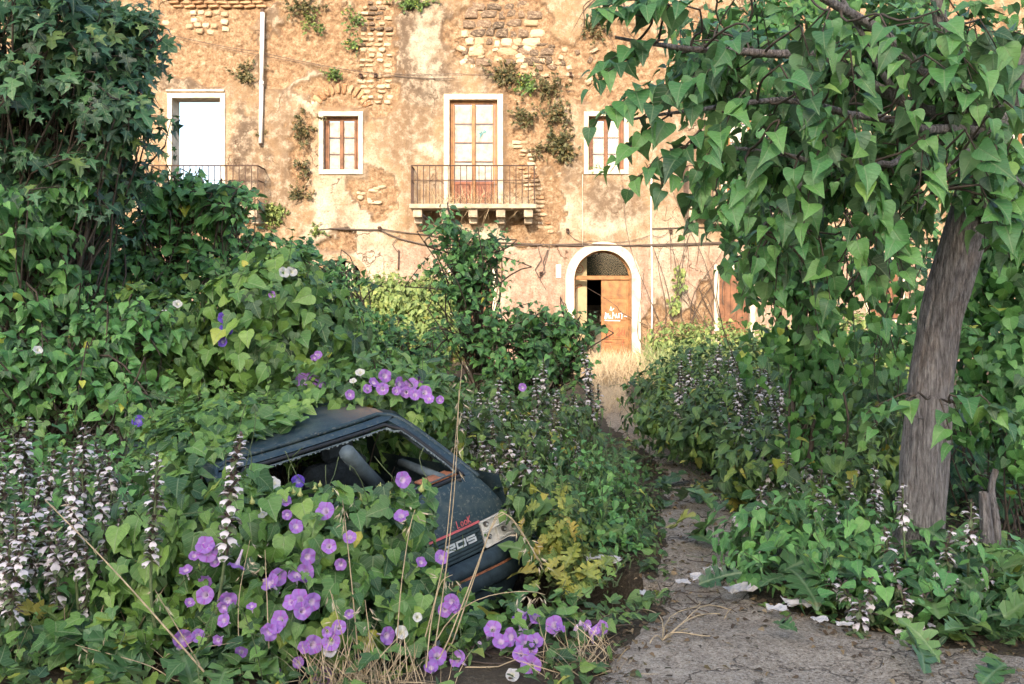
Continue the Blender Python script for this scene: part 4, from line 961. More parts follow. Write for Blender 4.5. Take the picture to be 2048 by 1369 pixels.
for x in (-.34, .34):
    st_ = MB().box((x-.25,1.28,.42),(x+.25,1.8,.60),.05).box((x-.24,1.18,.55),(x+.24,1.32,1.04),.05, rot=Matrix.Rotation(rad(12),3,'X')); so = st_.build('front_seat', M['seat'], car)
    MB().box((x-.12,1.10,1.04),(x+.12,1.19,1.2),.035).build('headrest', M['seat'], so)
MB().box((-.62,.66,.5),(.62,.80,.90),.05, rot=Matrix.Rotation(rad(14),3,'X')).build('rear_seat', M['seat'], car)
MB().tube([(.10,.62,1.22),(.22,.70,1.08),(.36,.74,.90)], .05, 8).build('fallen_roof_trim', M['trim'], car, smooth=True)
MB().tube([(.63,.92,1.25),(.66,.62,1.1),(.69,.36,.99)], .03, 6).tube([(.55,.30,.955),(.66,.9,.955)], .03, 6).build('pillar_trim', M['trim'], car, smooth=True)
MB().box((.40,.27,.957),(.64,.40,.972),.004).build('rusty_hinge_plate', M['stripe'], car)
MB().tube([(.25,.19,.952),(.56,.215,.952)], .008, 6).tube([(.56,.215,.95),(.60,.185,.952)], .012, 6).build('wiper', M['rubber'], hatch)
# recess for lamps and ribbed panel, z .545 - .70
m = MB(); m.grid([[tail(x*lw(z)*.99, z, -.02) for x in np.linspace(-1, 1, 15)] for z in (.53, .6, .71)]); m.build('rear_panel', M['car'], car, smooth=True)
rp = MB(); zt0, zb0 = .700, .545
rp.grid([[tail(x*.585, z, .004) for x in np.linspace(-1, 1, 11)] for z in (zb0, .62, zt0)]); ribp = rp.build('ribbed_panel', M['rib'], car, smooth=True)
nr = 7; rh = (zt0-zb0)/nr
for k in range(nr):
    z = zb0+rh*(k+.5); m = MB()
    for xa, xb in (((-.585, .585),) if k not in (3, 4) else ((-.585, .29), (.555, .585))):
        m.grid([[tail(x, z+dz, o_) for x in np.linspace(xa, xb, 9)] for dz, o_ in ((-rh*.36, .004), (-rh*.30, .016), (rh*.30, .016), (rh*.36, .004))])
    m.build('rib', M['rib'], ribp)
m = MB(); m.grid([[tail(x, z, .010) for x in np.linspace(.295, .55, 5)] for z in (zb0+3.05*rh, zb0+4.95*rh)]); m.build('number_plate_pad', M['rib'], ribp)
def bez(z, off, xa=-.53, xb=.53, h=.007): 
    return MB().grid
m = MB(); m.grid([[tail(x, zt0+dz, o_) for x in np.linspace(-.585, .60, 11)] for dz, o_ in ((.002, .004), (.002, .010), (.013, .010), (.013, .004))]); m.build('red_strip', M['red'], ribp)
ex, ez, en = nrm(tail(.55, .62)-tail(.30, .62)), nrm(tail(.42, .66)-tail(.42, .58)), None; en = nrm(np.cross(ex, ez)); en = -en if en[1] > 0 else en
org = tail(.308, zb0+3.25*rh, .013); H_ = 1.5*rh; W_ = .062; m = MB()
def glyph(pts, ox, m, org_, W_, H_, wd): m.stroke([(ox+a*W_, b*H_) for a, b in pts], wd, org_, ex, ez, en, .004)
glyph([(0,1),(1,1),(1,.55),(0,.42),(0,0),(1,0)], 0, m, org, W_, H_, .011)
m.stroke([(.082+a*W_, b*H_) for a, b in [(0,0),(0,1),(1,1),(1,0)]], .011, org, ex, ez, en, .004, closed=True)
glyph([(1,1),(0,1),(0,.55),(1,.5),(1,0),(0,0)], .164, m, org, W_, H_, .011)
m.build('number_badge', M['chrome'], ribp)
org = tail(.43, zt0+.022, .008); m = MB(); w2, h2 = .020, .030
m.stroke([(0,h2*1.4),(0,0),(w2*.9,0)], .005, org, ex, ez, en, .002)
for k in (1, 2): m.stroke([(k*.029+w2*(.5+.5*math.cos(t_)), h2*(.45+.45*math.sin(t_))) for t_ in np.arange(8)*math.pi/4], .005, org, ex, ez, en, .002, closed=True)
m.stroke([(.087, 0), (.087, h2*1.4)], .005, org, ex, ez, en, .002); m.stroke([(.087+w2, h2*1.4), (.089, h2*.6), (.087+w2, 0)], .005, org, ex, ez, en, .002)
m.build('red_lettering', M['red'], hatch)
for s in (-1, 1):
    xi, xo = .60, .868; m = MB(); q = lambda u, v, off=0: tail(s*(xi+(xo-xi)*u), .548+.150*v, off)
    m.grid([[q(u, v, -.010) for u in np.linspace(0, 1, 5)] for v in (0, .5, 1)]); lamp = m.build('tail_light', M['lamp'], car)
    m = MB()
    for e in ([(0,0),(.5,0),(1,0)], [(0,1),(.5,1),(1,1)], [(0,.0),(0,1)], [(1,0),(1,1)], [(0,.58),(.5,.60),(1,.60)], [(.45,.56),(.45,.08),(.95,.08)], [(.5,.5),(.9,.5),(.9,.12)]):
        P1 = [q(u, v, -.010) for u, v in e]; P2 = [q(u, v, .012 if e[0] != (.5,.5) else .004) for u, v in e]; m.grid([P1, P2]); m.tube(P2, .004, 5)
    m.build('lamp_divider', M['lamp'], lamp)
    for u, v in ((.2,.82),(.72,.84),(.2,.32),(.7,.32)):
        cc = q(u, v, .003); MB().tube([cc+np.array([0,.014,0]), cc-np.array([0,.004,0])], .016, 10).build('bulb_socket', M['sock'], lamp)
        MB().tube([cc+np.array([0,.0,0]), cc-np.array([0,.012,0])], .007, 8).build('bulb_socket', M['chrome'], lamp)
# bumper
def wrap(z, off, w_=.875):    # plan outline of the bumper at offset
    return [np.array([-w_-off*.6, .60, z])]+[np.array([x*(w_+off*.6), -.02-off+.10*abs(x)**8, z]) for x in np.linspace(-1, 1, 25)]+[np.array([w_+off*.6, .60, z])]
m = MB(); m.grid([wrap(.545, -.03), wrap(.54, .03), wrap(.505, .05), wrap(.475, .052), wrap(.472, .045), wrap(.455, .045), wrap(.452, .055), wrap(.375, .055), wrap(.355, .04), wrap(.35, .0)])
bump = m.build('bumper', M['carpl'], car, smooth=True)
m = MB(); m.grid([wrap(.471, .046), wrap(.470, .050), wrap(.458, .050), wrap(.457, .046)]); m.build('bumper_stripe', M['stripe'], bump)
m = MB(); m.grid([wrap(.35, .005, .85), wrap(.30, .012, .845), wrap(.21, -.02, .83), wrap(.17, -.07, .81)]); m.build('rear_skirt', M['carpl'], bump, smooth=True)
MB().box((.1,-.02,.14),(.24,.02,.18),.006).build('tow_bracket', M['chrome'], bump)
def wheel(x, y):
    p = [(-.09,.20),(-.09,.27),(-.06,.29),(.06,.29),(.09,.27),(.09,.20)]; m = MB()
    m.grid([[(x+a, y+r_*math.cos(t_), .29+r_*math.sin(t_)) for t_ in np.arange(20)*math.pi/10] for a, r_ in p], closed=True); wh = m.build('tyre', M['tyre'], car, smooth=True)
    MB().tube([(x-.07,y,.29),(x+.07,y,.29)], .2, 16).build('rim', M['lamp'], wh)
for x in (-.68, .68):
    for y in (.62, 3.0): wheel(x, y)
# ------------------------------------------------------------------ shrubs and trees made of leafy shoots
def shrub(name, label, cat, base, blob, nshoot, nl, length, size, kind, mat, seed, group=None, droop=.3, hang=.4, up=.7, facing=.1, outbias=.5, rad0=.006, trunk=.03, cap=300, bare=None, dead=None, ntr=3, stemmat='twig', inner=.35, keepfn=None, front=.35):
    loc = np.array([base[0], base[1], 0.]); root = empty(name, loc, label, cat, group)
    r = np.random.default_rng(seed); L, T, T2 = Leaves(), Tubes(), Tubes(); nE = len(blob.c)
    vol = np.array([np.prod(q)**.67 for q in blob.r]); pk = vol/vol.sum(); forks = []
    for k in range(nE):
        e = blob.c[k]-np.array([0, 0, blob.r[k][2]*.35]); b = loc+np.array([*r.normal(0, .04*ntr, 2), 0]); c = curve(b, e, wob=.05, seed=seed*7+k, n=10)
        T2.add(c, np.linspace(trunk, trunk*.35, 10), 7); forks.append(c)
    for i in range(nshoot):
        k = r.choice(nE, p=pk); u = nrm(r.normal(0, 1, 3)); 
        if r.random() < front: u[1] = -abs(u[1])
        q = blob.c[k]+u*blob.r[k]*r.uniform(1-inner, 1.05)**1.0
        if q[2] < .12: continue
        out = nrm(u/blob.r[k]*np.mean(blob.r[k])); d = nrm(out*outbias+UP*(.35)+r.normal(0, .3, 3)); ln = length*r.uniform(.6, 1.2)
        st = q-d*ln*.8
        f = forks[k]; j = int(r.integers(3, 10)); T.add(curve(f[j], st, sag=-.04, wob=.06, n=6, seed=seed*1000+i), np.linspace(rad0*1.8, rad0, 6), 4)
        shoot(L, T, st, d, ln, max(3, int(nl*r.uniform(.7, 1.2))), size*r.uniform(.8, 1.15), r, droop, hang, rad0, up, facing)
    T2.build('trunk', root, M[stemmat] if stemmat != 'twig' else M['twig']); T.build('branch', root, M['twig'])
    L.build(root, kind, M[mat], cap, seed, keep=keepfn)
    return root
# fig tree, dense crown in the upper left
B = Blob((20,120,8,290,230,1.2), (190,90,7.9,130,130,.9), (245,205,7.8,105,110,.7), (90,330,7.9,190,110,.8), (270,60,8.0,60,70,.5), (-160,260,8,200,300,1.2), (210,330,8.1,110,80,.5), (130,430,8.3,150,70,.5))
shrub('fig_tree', 'dense dark green fig tree crown filling the upper left corner', 'tree', P(-60,600,8.4)[:2], B, 980, 8, .42, .155, 'fig', 'fig', 1, droop=.25, hang=.5, facing=.6, trunk=.09, outbias=.8, inner=.45, front=.6, rad0=.007)
# dark leafy mass behind fig tree and left shrubs
B = Blob((-40,420,9.8,230,260,.8), (60,620,9.6,160,140,.8), (180,470,9.8,130,110,.6))
shrub('shade_shrub', 'dark shaded shrub behind the fig tree at the left edge', 'shrub', P(-20,600,9.8)[:2], B, 330, 9, .5, .15, 'mulb', 'fig', 2, facing=.2, trunk=.04)
# paper mulberry shrubs
MG = 'mulberry shrubs in the yard'
B = Blob((70,410,7.6,110,80,.5), (40,560,7.6,120,90,.5), (150,340,7.7,60,40,.3))
shrub('mulberry_shrub', 'mulberry shoots with drooping leaves at the left edge, under the fig crown', 'shrub', P(20,600,7.7)[:2], B, 93, 12, .55, 0.129, 'mulb', 'mulb', 3, MG, droop=.3, hang=.55, facing=.6)
B = Blob((350,470,9.4,150,90,.5), (450,395,9.3,70,45,.35), (300,390,9.5,90,70,.4), (380,370,9.4,60,40,.35), (250,560,9.2,150,80,.5), (430,540,9.2,110,60,.5))
shrub('mulberry_shrub', 'open mulberry shrub in front of the left balcony, wall glinting through its leaves', 'shrub', P(330,600,9.4)[:2], B, 214, 12, .55, 0.125, 'mulb', 'mulb', 4, MG, droop=.25, hang=.4, facing=.6, front=.5)
B = Blob((140,700,7.3,140,80,.5), (260,640,7.5,110,60,.4), (50,740,7.2,90,80,.4), (230,760,7.2,120,60,.4), (120,600,7.8,120,70,.4))
shrub('mulberry_shrub', 'low spreading mulberry shrub at the left, with layered sprays of leaves', 'shrub', P(140,600,7.5)[:2], B, 169, 13, .5, 0.116, 'mulb', 'mulb', 5, MG, droop=.3, hang=.45, facing=.6, front=.6)
B = Blob((560,500,10.6,80,40,.4), (600,540,10.4,70,40,.4), (480,470,10.6,70,35,.3), (500,560,10.2,100,60,.4))
shrub('mulberry_shrub', 'mulberry shrub right behind the rounded vine mound', 'shrub', P(560,600,10.6)[:2], B, 110, 11, .45, 0.120, 'mulb', 'mulb', 6, MG, droop=.2, hang=.3, facing=.6)
B = Blob((900,445,10.9,42,30,.25), (925,490,10.9,75,42,.35), (930,560,10.8,75,50,.4), (985,480,10.9,35,35,.25), (940,640,10.7,95,60,.45))
shrub('young_mulberry_tree', 'tall young mulberry tree rising to the middle balcony', 'tree', P(985,600,11)[:2], B, 119, 12, .62, 0.099, 'mulb', 'mulb', 7, None, droop=.12, hang=.35, facing=.6, trunk=.025, front=.5)
B = Blob((1090,650,10.8,95,55,.4), (1040,720,10.6,90,60,.5), (1140,640,10.9,50,45,.3), (1010,790,10.5,80,50,.4), (1130,720,10.8,60,50,.3))
shrub('mulberry_shrub', 'mulberry shrub left of the arched doorway, hiding its lower left side', 'shrub', P(1050,600,10.8)[:2], B, 162, 12, .45, 0.107, 'mulb', 'mulb', 8, MG, droop=.2, hang=.4, facing=.6, front=.5)
B = Blob((720,660,12.2,90,60,.5), (650,600,12,60,50,.4), (800,700,12,110,60,.5), (690,540,12.4,50,30,.3), (860,760,11,80,60,.5), (740,740,11,110,60,.5))
shrub('mulberry_shrub', 'mid green shrub between the vine mound and the young mulberry tree', 'shrub', P(760,600,12)[:2], B, 247, 11, .45, 0.107, 'mulb', 'mulb', 9, MG, droop=.2, hang=.4, facing=.6, front=.5)
# sunlit bushes near the house
B = Blob((810,610,20,95,45,.8), (880,590,20.5,50,30,.6), (760,600,20,50,40,.6), (840,680,19.5,100,60,.8))
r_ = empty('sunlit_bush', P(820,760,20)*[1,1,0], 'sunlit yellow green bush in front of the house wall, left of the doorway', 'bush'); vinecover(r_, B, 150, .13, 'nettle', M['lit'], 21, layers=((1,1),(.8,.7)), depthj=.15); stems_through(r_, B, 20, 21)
for q, (lab, E_) in enumerate([('sunlit weedy bush against the wall right of the doorway', [(1370,690,22,70,35,.6), (1440,700,21.5,70,45,.6)]), ('pale green weeds at the wall under the right foliage', [(1560,720,20,90,60,.7), (1690,700,20,90,70,.7), (1800,740,19,80,60,.6)]),
        ('sunlit weeds under the vaulted opening', [(600,600,20,60,50,.6), (540,640,19.5,70,50,.6)])]):
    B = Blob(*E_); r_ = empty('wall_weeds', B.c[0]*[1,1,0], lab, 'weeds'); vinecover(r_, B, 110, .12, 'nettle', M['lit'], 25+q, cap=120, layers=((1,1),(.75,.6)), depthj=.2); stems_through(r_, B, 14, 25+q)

# ------------------------------------------------------------------ vine-covered mounds
def offtail(p):
    px = 1024+FPX*p[:,0]/p[:,1]; py = HOR-FPX*(p[:,2]-EYE)/p[:,1]
    return ~((px > 850) & (px < np.interp(py, [950,1030,1070,1110,1200,1230], [965,1010,1030,1050,1055,1040])) & (py > 950) & (py < 1205) & (p[:,1] > 5.0))
def offroof(p):
    px = 1024+FPX*p[:,0]/p[:,1]; py = HOR-FPX*(p[:,2]-EYE)/p[:,1]; e = np.interp(px, [405,485,590,696,794,830], [938,896,859,833,820,850])
    return ~((px > 402) & (px < 830) & (py > e-16) & (py < e+46) & (p[:,1] < 6.9))
B = Blob((545,620,7.9,105,85,.55), (560,720,7.8,150,90,.6), (640,680,7.9,80,80,.45), (480,700,7.8,70,90,.45), (560,560,8,60,35,.4))
r_ = empty('vine_mound', P(560,760,7.9)*[1,1,0], 'rounded mound of heart shaped vine leaves behind the car', 'vine'); vinecover(r_, B, 115, .145, 'vinemix', M['vine'], 31, up=.15, jitter=.28); stems_through(r_, B, 30, 31)
MOUND = B; flowers_at(r_, B, [(448,635,24,'blue'),(452,660,26,'blue'),(445,684,20,'blue'),(544,590,14,'purple'),(568,545,22,'white'),(584,543,22,'white'),(636,710,16,'purple'),(606,762,30,'purple'),(624,760,30,'purple'),(657,768,34,'purple')], 7.6)
B = Blob((330,650,8.0,95,55,.4), (400,700,7.9,70,60,.35), (300,740,7.9,110,60,.4), (350,620,8.1,60,30,.3), (400,790,7.6,80,50,.3))
r_ = empty('vine_thicket', P(340,760,8)*[1,1,0], 'vine thicket left of the rounded mound, small leaves over dark gaps', 'vine'); vinecover(r_, B, 125, .115, 'vinemix', M['vine'], 32, jitter=.35); stems_through(r_, B, 26, 32)
flowers_at(r_, B, [(355,608,18,'white'),(330,625,14,'white'),(412,640,12,'white')], 7.6)
B = Blob((290,850,7.0,110,50,.3), (200,880,6.9,120,50,.3), (330,900,6.6,70,40,.25), (100,850,7,120,60,.3))
r_ = empty('trailing_vine', P(250,900,7)*[1,1,0], 'sparse trailing vine with a single violet flower, left of the car', 'vine'); vinecover(r_, B, 62, .095, 'vinemix', M['vine'], 33, layers=((1,1),), jitter=.4); stems_through(r_, B, 30, 33)
flowers_at(r_, B, [(276,842,24,'blue'),(76,700,18,'white'),(335,875,14,'blue')], 6.7)
B = Blob((640,800,7.3,110,45,.35), (740,800,7.2,130,60,.4), (850,830,7.1,70,60,.4), (800,775,7.5,90,40,.35), (560,860,7.0,80,40,.3), (700,870,7.5,160,60,.4))
r_ = empty('roof_vine', P(720,860,7.2)*[1,1,0], 'flowering vine spilling along the far side of the car roof', 'vine'); vinecover(r_, B, 150, .105, 'vinemix', M['vine'], 34, up=.6, jitter=.3, keep=lambda p: (((p-np.array(CARP))@CA)[:,1] > .95) & offroof(p), ); stems_through(r_, B, 20, 34)
ROOFV = B
L = Leaves(); r = np.random.default_rng(340); n = 560; a = r.uniform(-.62, .55, n); b = r.uniform(1.02, 2.3, n); k = b > 1.0+.5*np.clip((a-.05)/.35, 0, 1); a, b = a[k], b[k]; n = len(a); q = np.array([cw((x, y, 1.37+.09*r.random())) for x, y in zip(a, b)])
L.add(q, nrm(r.normal(0, 1, (n,3))*[1,.6,.2]+[0,-.7,-.3]), nrm(UP+np.array([0,-.5,0])+r.normal(0,.3,(n,3))), .105*r.uniform(.6,1.3,n)); L.build(r_, 'vinemix', M['vine'], 150, 341)
flowers_at(r_, B, [(770,752,26,'purple'),(765,778,24,'purple'),(800,768,28,'purple'),(822,770,28,'purple'),(850,785,28,'purple'),(858,798,20,'purple'),(720,745,18,'white'),(706,762,14,'white'),(793,782,18,'purple'),(830,790,22,'purple'),(548,842,30,'purple'),(530,830,18,'purple'),(598,853,26,'purple'),(515,848,26,'white'),(645,770,20,'purple'),(580,800,16,'white'),(628,716,14,'purple'),(700,790,20,'purple'),(748,765,22,'purple'),(812,785,22,'purple'),(840,760,16,'purple'),(880,800,16,'purple'),(735,778,18,'purple'),(1045,775,16,'purple')], 6.9, 3)
B = Blob((440,870,6.3,95,48,.35), (400,900,6.1,75,50,.35), (500,860,6.5,60,35,.3), (370,890,6.2,60,50,.3))
r_ = empty('bright_vine', P(430,950,6.2)*[1,1,0], 'bright yellow green vine heaped on the left end of the car roof', 'vine'); vinecover(r_, B, 190, .10, 'vinemix', M['vine'], 35, up=.9, jitter=.22, keep=offroof); stems_through(r_, B, 12, 35)
# the vine over the back of the car
B = Blob((600,1080,4.95,200,95,.34), (450,1060,4.9,120,110,.42), (760,1110,5.0,120,95,.24), (560,1230,4.75,270,110,.42), (330,1150,4.8,80,150,.4), (800,1220,4.85,110,90,.3), (480,990,5.15,90,40,.28), (400,985,5.1,70,45,.3), (830,1040,5.12,50,42,.18), (700,1030,5.1,110,45,.2))
def offcar(p):
    q = (p-np.array(CARP))@CA; px = 1024+FPX*p[:,0]/p[:,1]; py = HOR-FPX*(p[:,2]-EYE)/p[:,1]
    free = (px > 868+ss(1060,1180,py)*12) & (py < 1190)             # the right third of the tail stays bare
    opening = (px > 520) & (py < 972-.02*(px-520)) 
    return ~free & ~opening & offroof(p)
CV = empty('flowering_vine', P(560,1250,5)*[1,1,0], 'morning glory vine with purple flowers smothering the back of the car', 'vine')
vinecover(CV, B, 215, .104, 'vinemix', M['vine'], 36, up=.22, jitter=.3, keep=offcar, lump=.10, layers=((1,1),(.93,.8),(.8,.5))); stems_through(CV, B, 20, 36)
FRONT = B
flowers_at(CV, B, [(410,1090,36,'purple'),(415,1105,38,'purple'),(388,1112,20,'purple'),(473,1133,34,'purple'),(410,1191,34,'purple'),(455,1202,36,'purple'),(447,1216,26,'purple'),(540,1165,36,'purple'),(556,1155,34,'purple'),
  (593,1150,34,'purple'),(610,1146,36,'purple'),(616,1114,32,'purple'),(650,1022,36,'purple'),(592,1053,28,'purple'),(568,1000,30,'purple'),(597,1200,42,'purple'),(625,1205,36,'purple'),(605,1222,34,'purple'),(580,1205,30,'purple'),(559,1240,36,'purple'),(538,1265,34,'purple'),(552,1255,28,'purple'),
  (806,960,32,'purple'),(883,1115,28,'purple'),(574,1030,20,'purple'),(548,966,26,'white'),(365,1278,36,'purple'),(396,1272,26,'purple'),(366,1302,28,'white'),(545,1355,40,'purple'),(646,1358,46,'purple'),(470,1362,30,'purple'),(626,1290,36,'purple'),(662,1284,34,'purple'),(608,1295,24,'purple'),(678,1255,28,'purple'),(660,1300,28,'white'),(525,1030,18,'white'),(775,1272,34,'purple'),(803,1265,26,'white'),(835,1235,18,'white'),(300,1285,20,'white')], 4.7, 4)
flowers_at(CV, Blob((640,960,5.6,10,10,.01)), [(596,963,26,'blue')], 5.6, 5)
rf = np.random.default_rng(88); flowers_at(CV, B, [(float(rf.uniform(340, 860)), float(rf.uniform(1030, 1330)), float(rf.uniform(18, 30)), 'purple') for _ in range(16)], 4.8, 41)
buds_at(CV, B, [(640+k*17+(k*7%5)*5, 982-abs(k-5)*1.5+(k*5%7)*4) for k in range(10)]+[(588,990),(600,995),(700,1000),(660,1000),(720,990),(745,1003),(760,985),(690,985),(842,985),(505,1010),(630,985)], 5.05, size=.040)
B = Blob((1080,1290,4.75,130,55,.35), (1180,1290,4.85,90,35,.3), (960,1270,4.8,90,50,.3), (1010,1350,4.5,160,40,.3), (880,1330,4.6,120,50,.3))
GV = empty('ground_vine', P(1080,1330,4.8)*[1,1,0], 'low flowering vine on the ground below the bumper, beside the path', 'vine')
vinecover(GV, B, 190, .095, 'vinemix', M['vine'], 37, up=.6, jitter=.35, layers=((1,1),(.85,.7)), keep=offtail); stems_through(GV, B, 20, 37, ground=.02)
flowers_at(GV, B, [(1050,1232,34,'purple'),(1038,1238,28,'purple'),(1072,1235,32,'purple'),(1108,1250,36,'purple'),(1122,1255,24,'purple'),(985,1258,34,'purple'),(1020,1275,36,'purple'),(1002,1283,32,'purple'),(1050,1290,38,'purple'),(1070,1282,32,'purple'),(1060,1300,30,'purple'),(1042,1308,32,'purple'),(1062,1333,40,'purple'),(875,1312,36,'purple'),(862,1335,28,'purple'),(915,1318,34,'purple'),(903,1205,32,'purple'),(890,1220,28,'purple'),(912,1216,22,'purple'),(1202,1257,30,'purple'),(1190,1262,20,'purple'),(1175,1250,18,'purple'),(1025,1350,26,'white')], 4.6, 6)
for k, (x, y) in enumerate([(1050,1262),(1040,1268),(1160,1255),(1170,1260),(1180,1268),(1150,1262),(978,1275),(960,1290)]):
    q, n = B.hit(x, y, 4.7); place('closed_flower', CLO[0], GV, q+np.array([0,-.05,.02]), nrm(UP+np.array([.2,-.5,0])+R.normal(0,.3,3)), .07)

# ------------------------------------------------------------------ the big tree at the right
TR = empty('leaning_tree', P(1845,1150,5.8)*[1,1,0], 'leaning grey barked tree with big heart shaped leaves, trunk at the right', 'tree')
tp = [(1835,1165,5.8,52),(1842,1050,5.8,47),(1850,900,5.8,46),(1862,760,5.8,42),(1885,620,5.8,42),(1920,500,5.75,42),(1945,400,5.7,40),(1962,300,5.65,38),(1985,240,5.6,36),(2025,180,5.6,32),(2090,110,5.6,28)]
pts = np.array([P(*q[:3]) for q in tp]); pts[0][2] = -.05; rr_ = np.array([q[3]*q[2]/FPX*.93 for q in tp]); rr_[0] *= 1.35
NR = 150; t_ = np.linspace(0, 10, NR); TP = np.stack([np.interp(t_, np.arange(11), pts[:,k]) for k in range(3)], 1); TRR = np.interp(t_, np.arange(11), rr_)
for _ in range(8): TP[1:-1] = (TP[:-2]+TP[1:-1]*2+TP[2:])/4
m = MB(); n = 72; rows = []
for k in range(NR):
    a = np.arange(n)*2*math.pi/n; d = nrm(TP[min(k+1, NR-1)]-TP[max(k-1, 0)]); x = nrm(np.cross(d, [0,1,0])); y = np.cross(d, x); ca_, sa_ = np.cos(a), np.sin(a); h = k*.048
    lump = 1+.13*(fbm(ca_*1.2+5, sa_*1.2+h, 61, 3)-.5)*2+.10*(fbm(ca_*7+9+sa_*3, sa_*7+h*.8, 63, 3)-.5)*2+.05*(vn(ca_*16+30, sa_*16+h*1.6, 67)-.5)*2+(.30*np.maximum(0, np.sin(a*5+1))*max(0, 1-k/16)**2)
    if 95 < k < 103: lump = lump+.10*np.exp(-((a-4.4)/.35)**2)*(1-abs(k-99)/4)
    rows.append([TP[k]+TRR[k]*l_*(math.cos(q)*x+math.sin(q)*y) for q, l_ in zip(a, lump)])
m.grid(rows, closed=True); m.build('trunk', M['bark'], TR, smooth=True, off=TR.location)
L, T, TB = Leaves(), Tubes(), Tubes(); r = np.random.default_rng(77)
def limb(pts, r0, r1, tb=TB, wob=.02, seed=0):
    q = []
    for a, b in zip(pts, pts[1:]): q += list(curve(P(*a), P(*b), wob=wob, n=7, seed=seed))[:-1]
    q.append(P(*pts[-1])); q = np.array(q); Tubes().add(q, np.linspace(r0, r1, len(q)), 8).build('limb', TR, M['bark']); return q
fork = (1975,265,5.65)
limbs = [limb([fork,(1900,150,5.5),(1880,40,5.4),(1870,-120,5.3)], .055, .03, seed=1), limb([fork,(1800,200,5.5),(1640,110,5.3),(1500,105,5.2),(1350,95,5.1),(1230,75,5.05)], .04, .008, seed=2),
  limb([fork,(1850,260,5.4),(1700,230,5.2),(1560,200,5.1),(1400,220,5.0),(1260,240,4.95)], .03, .006, seed=3), limb([fork,(1780,330,5.3),(1640,330,5.1),(1500,300,5.0),(1340,300,5.0)], .022, .006, seed=4),
  limb([fork,(1760,60,5.4),(1600,-30,5.2),(1400,-60,5.1),(1250,-60,5.1)], .035, .008, seed=5), limb([(1955,330,5.6),(2010,330,5.3),(2060,380,5.1)], .02, .006, seed=6), limb([(1960,280,5.6),(1900,330,5.2),(1840,420,5.0)], .014, .005, seed=7),
  limb([(1800,200,5.5),(1720,60,5.4),(1650,-80,5.3)], .02, .01, seed=8), limb([fork,(2040,120,5.5),(2120,20,5.4)], .05, .03, seed=9), limb([(1850,840,5.72),(1790,810,5.55),(1840,790,5.4),(1900,800,5.3)], .007, .004, seed=10), limb([(1640,330,5.1),(1560,420,5.1),(1500,480,5.1)], .01, .004, seed=11), limb([(1700,230,5.2),(1720,400,5.0),(1760,440,5.0)], .01, .004, seed=12)]
def sprig(px, py, Y, dpx, dpy, length, nl, size, hang=.32, droop=.35):
    a = P(px, py, Y); d = P(px+dpx, py+dpy, Y)-a; d = nrm(d+np.array([0, r.normal(-.02, .03), 0]))
    near = min((np.linalg.norm(q-a), tuple(q)) for lm in limbs for q in lm)[1]
    T.add(curve(near, a, wob=.08, n=7, seed=int(px+py)), np.linspace(.008, .005, 7), 5)
    shoot(L, T, a, d, length, int(nl*1.3), size*.86, r, droop, hang, .005, .8, .28, .4)
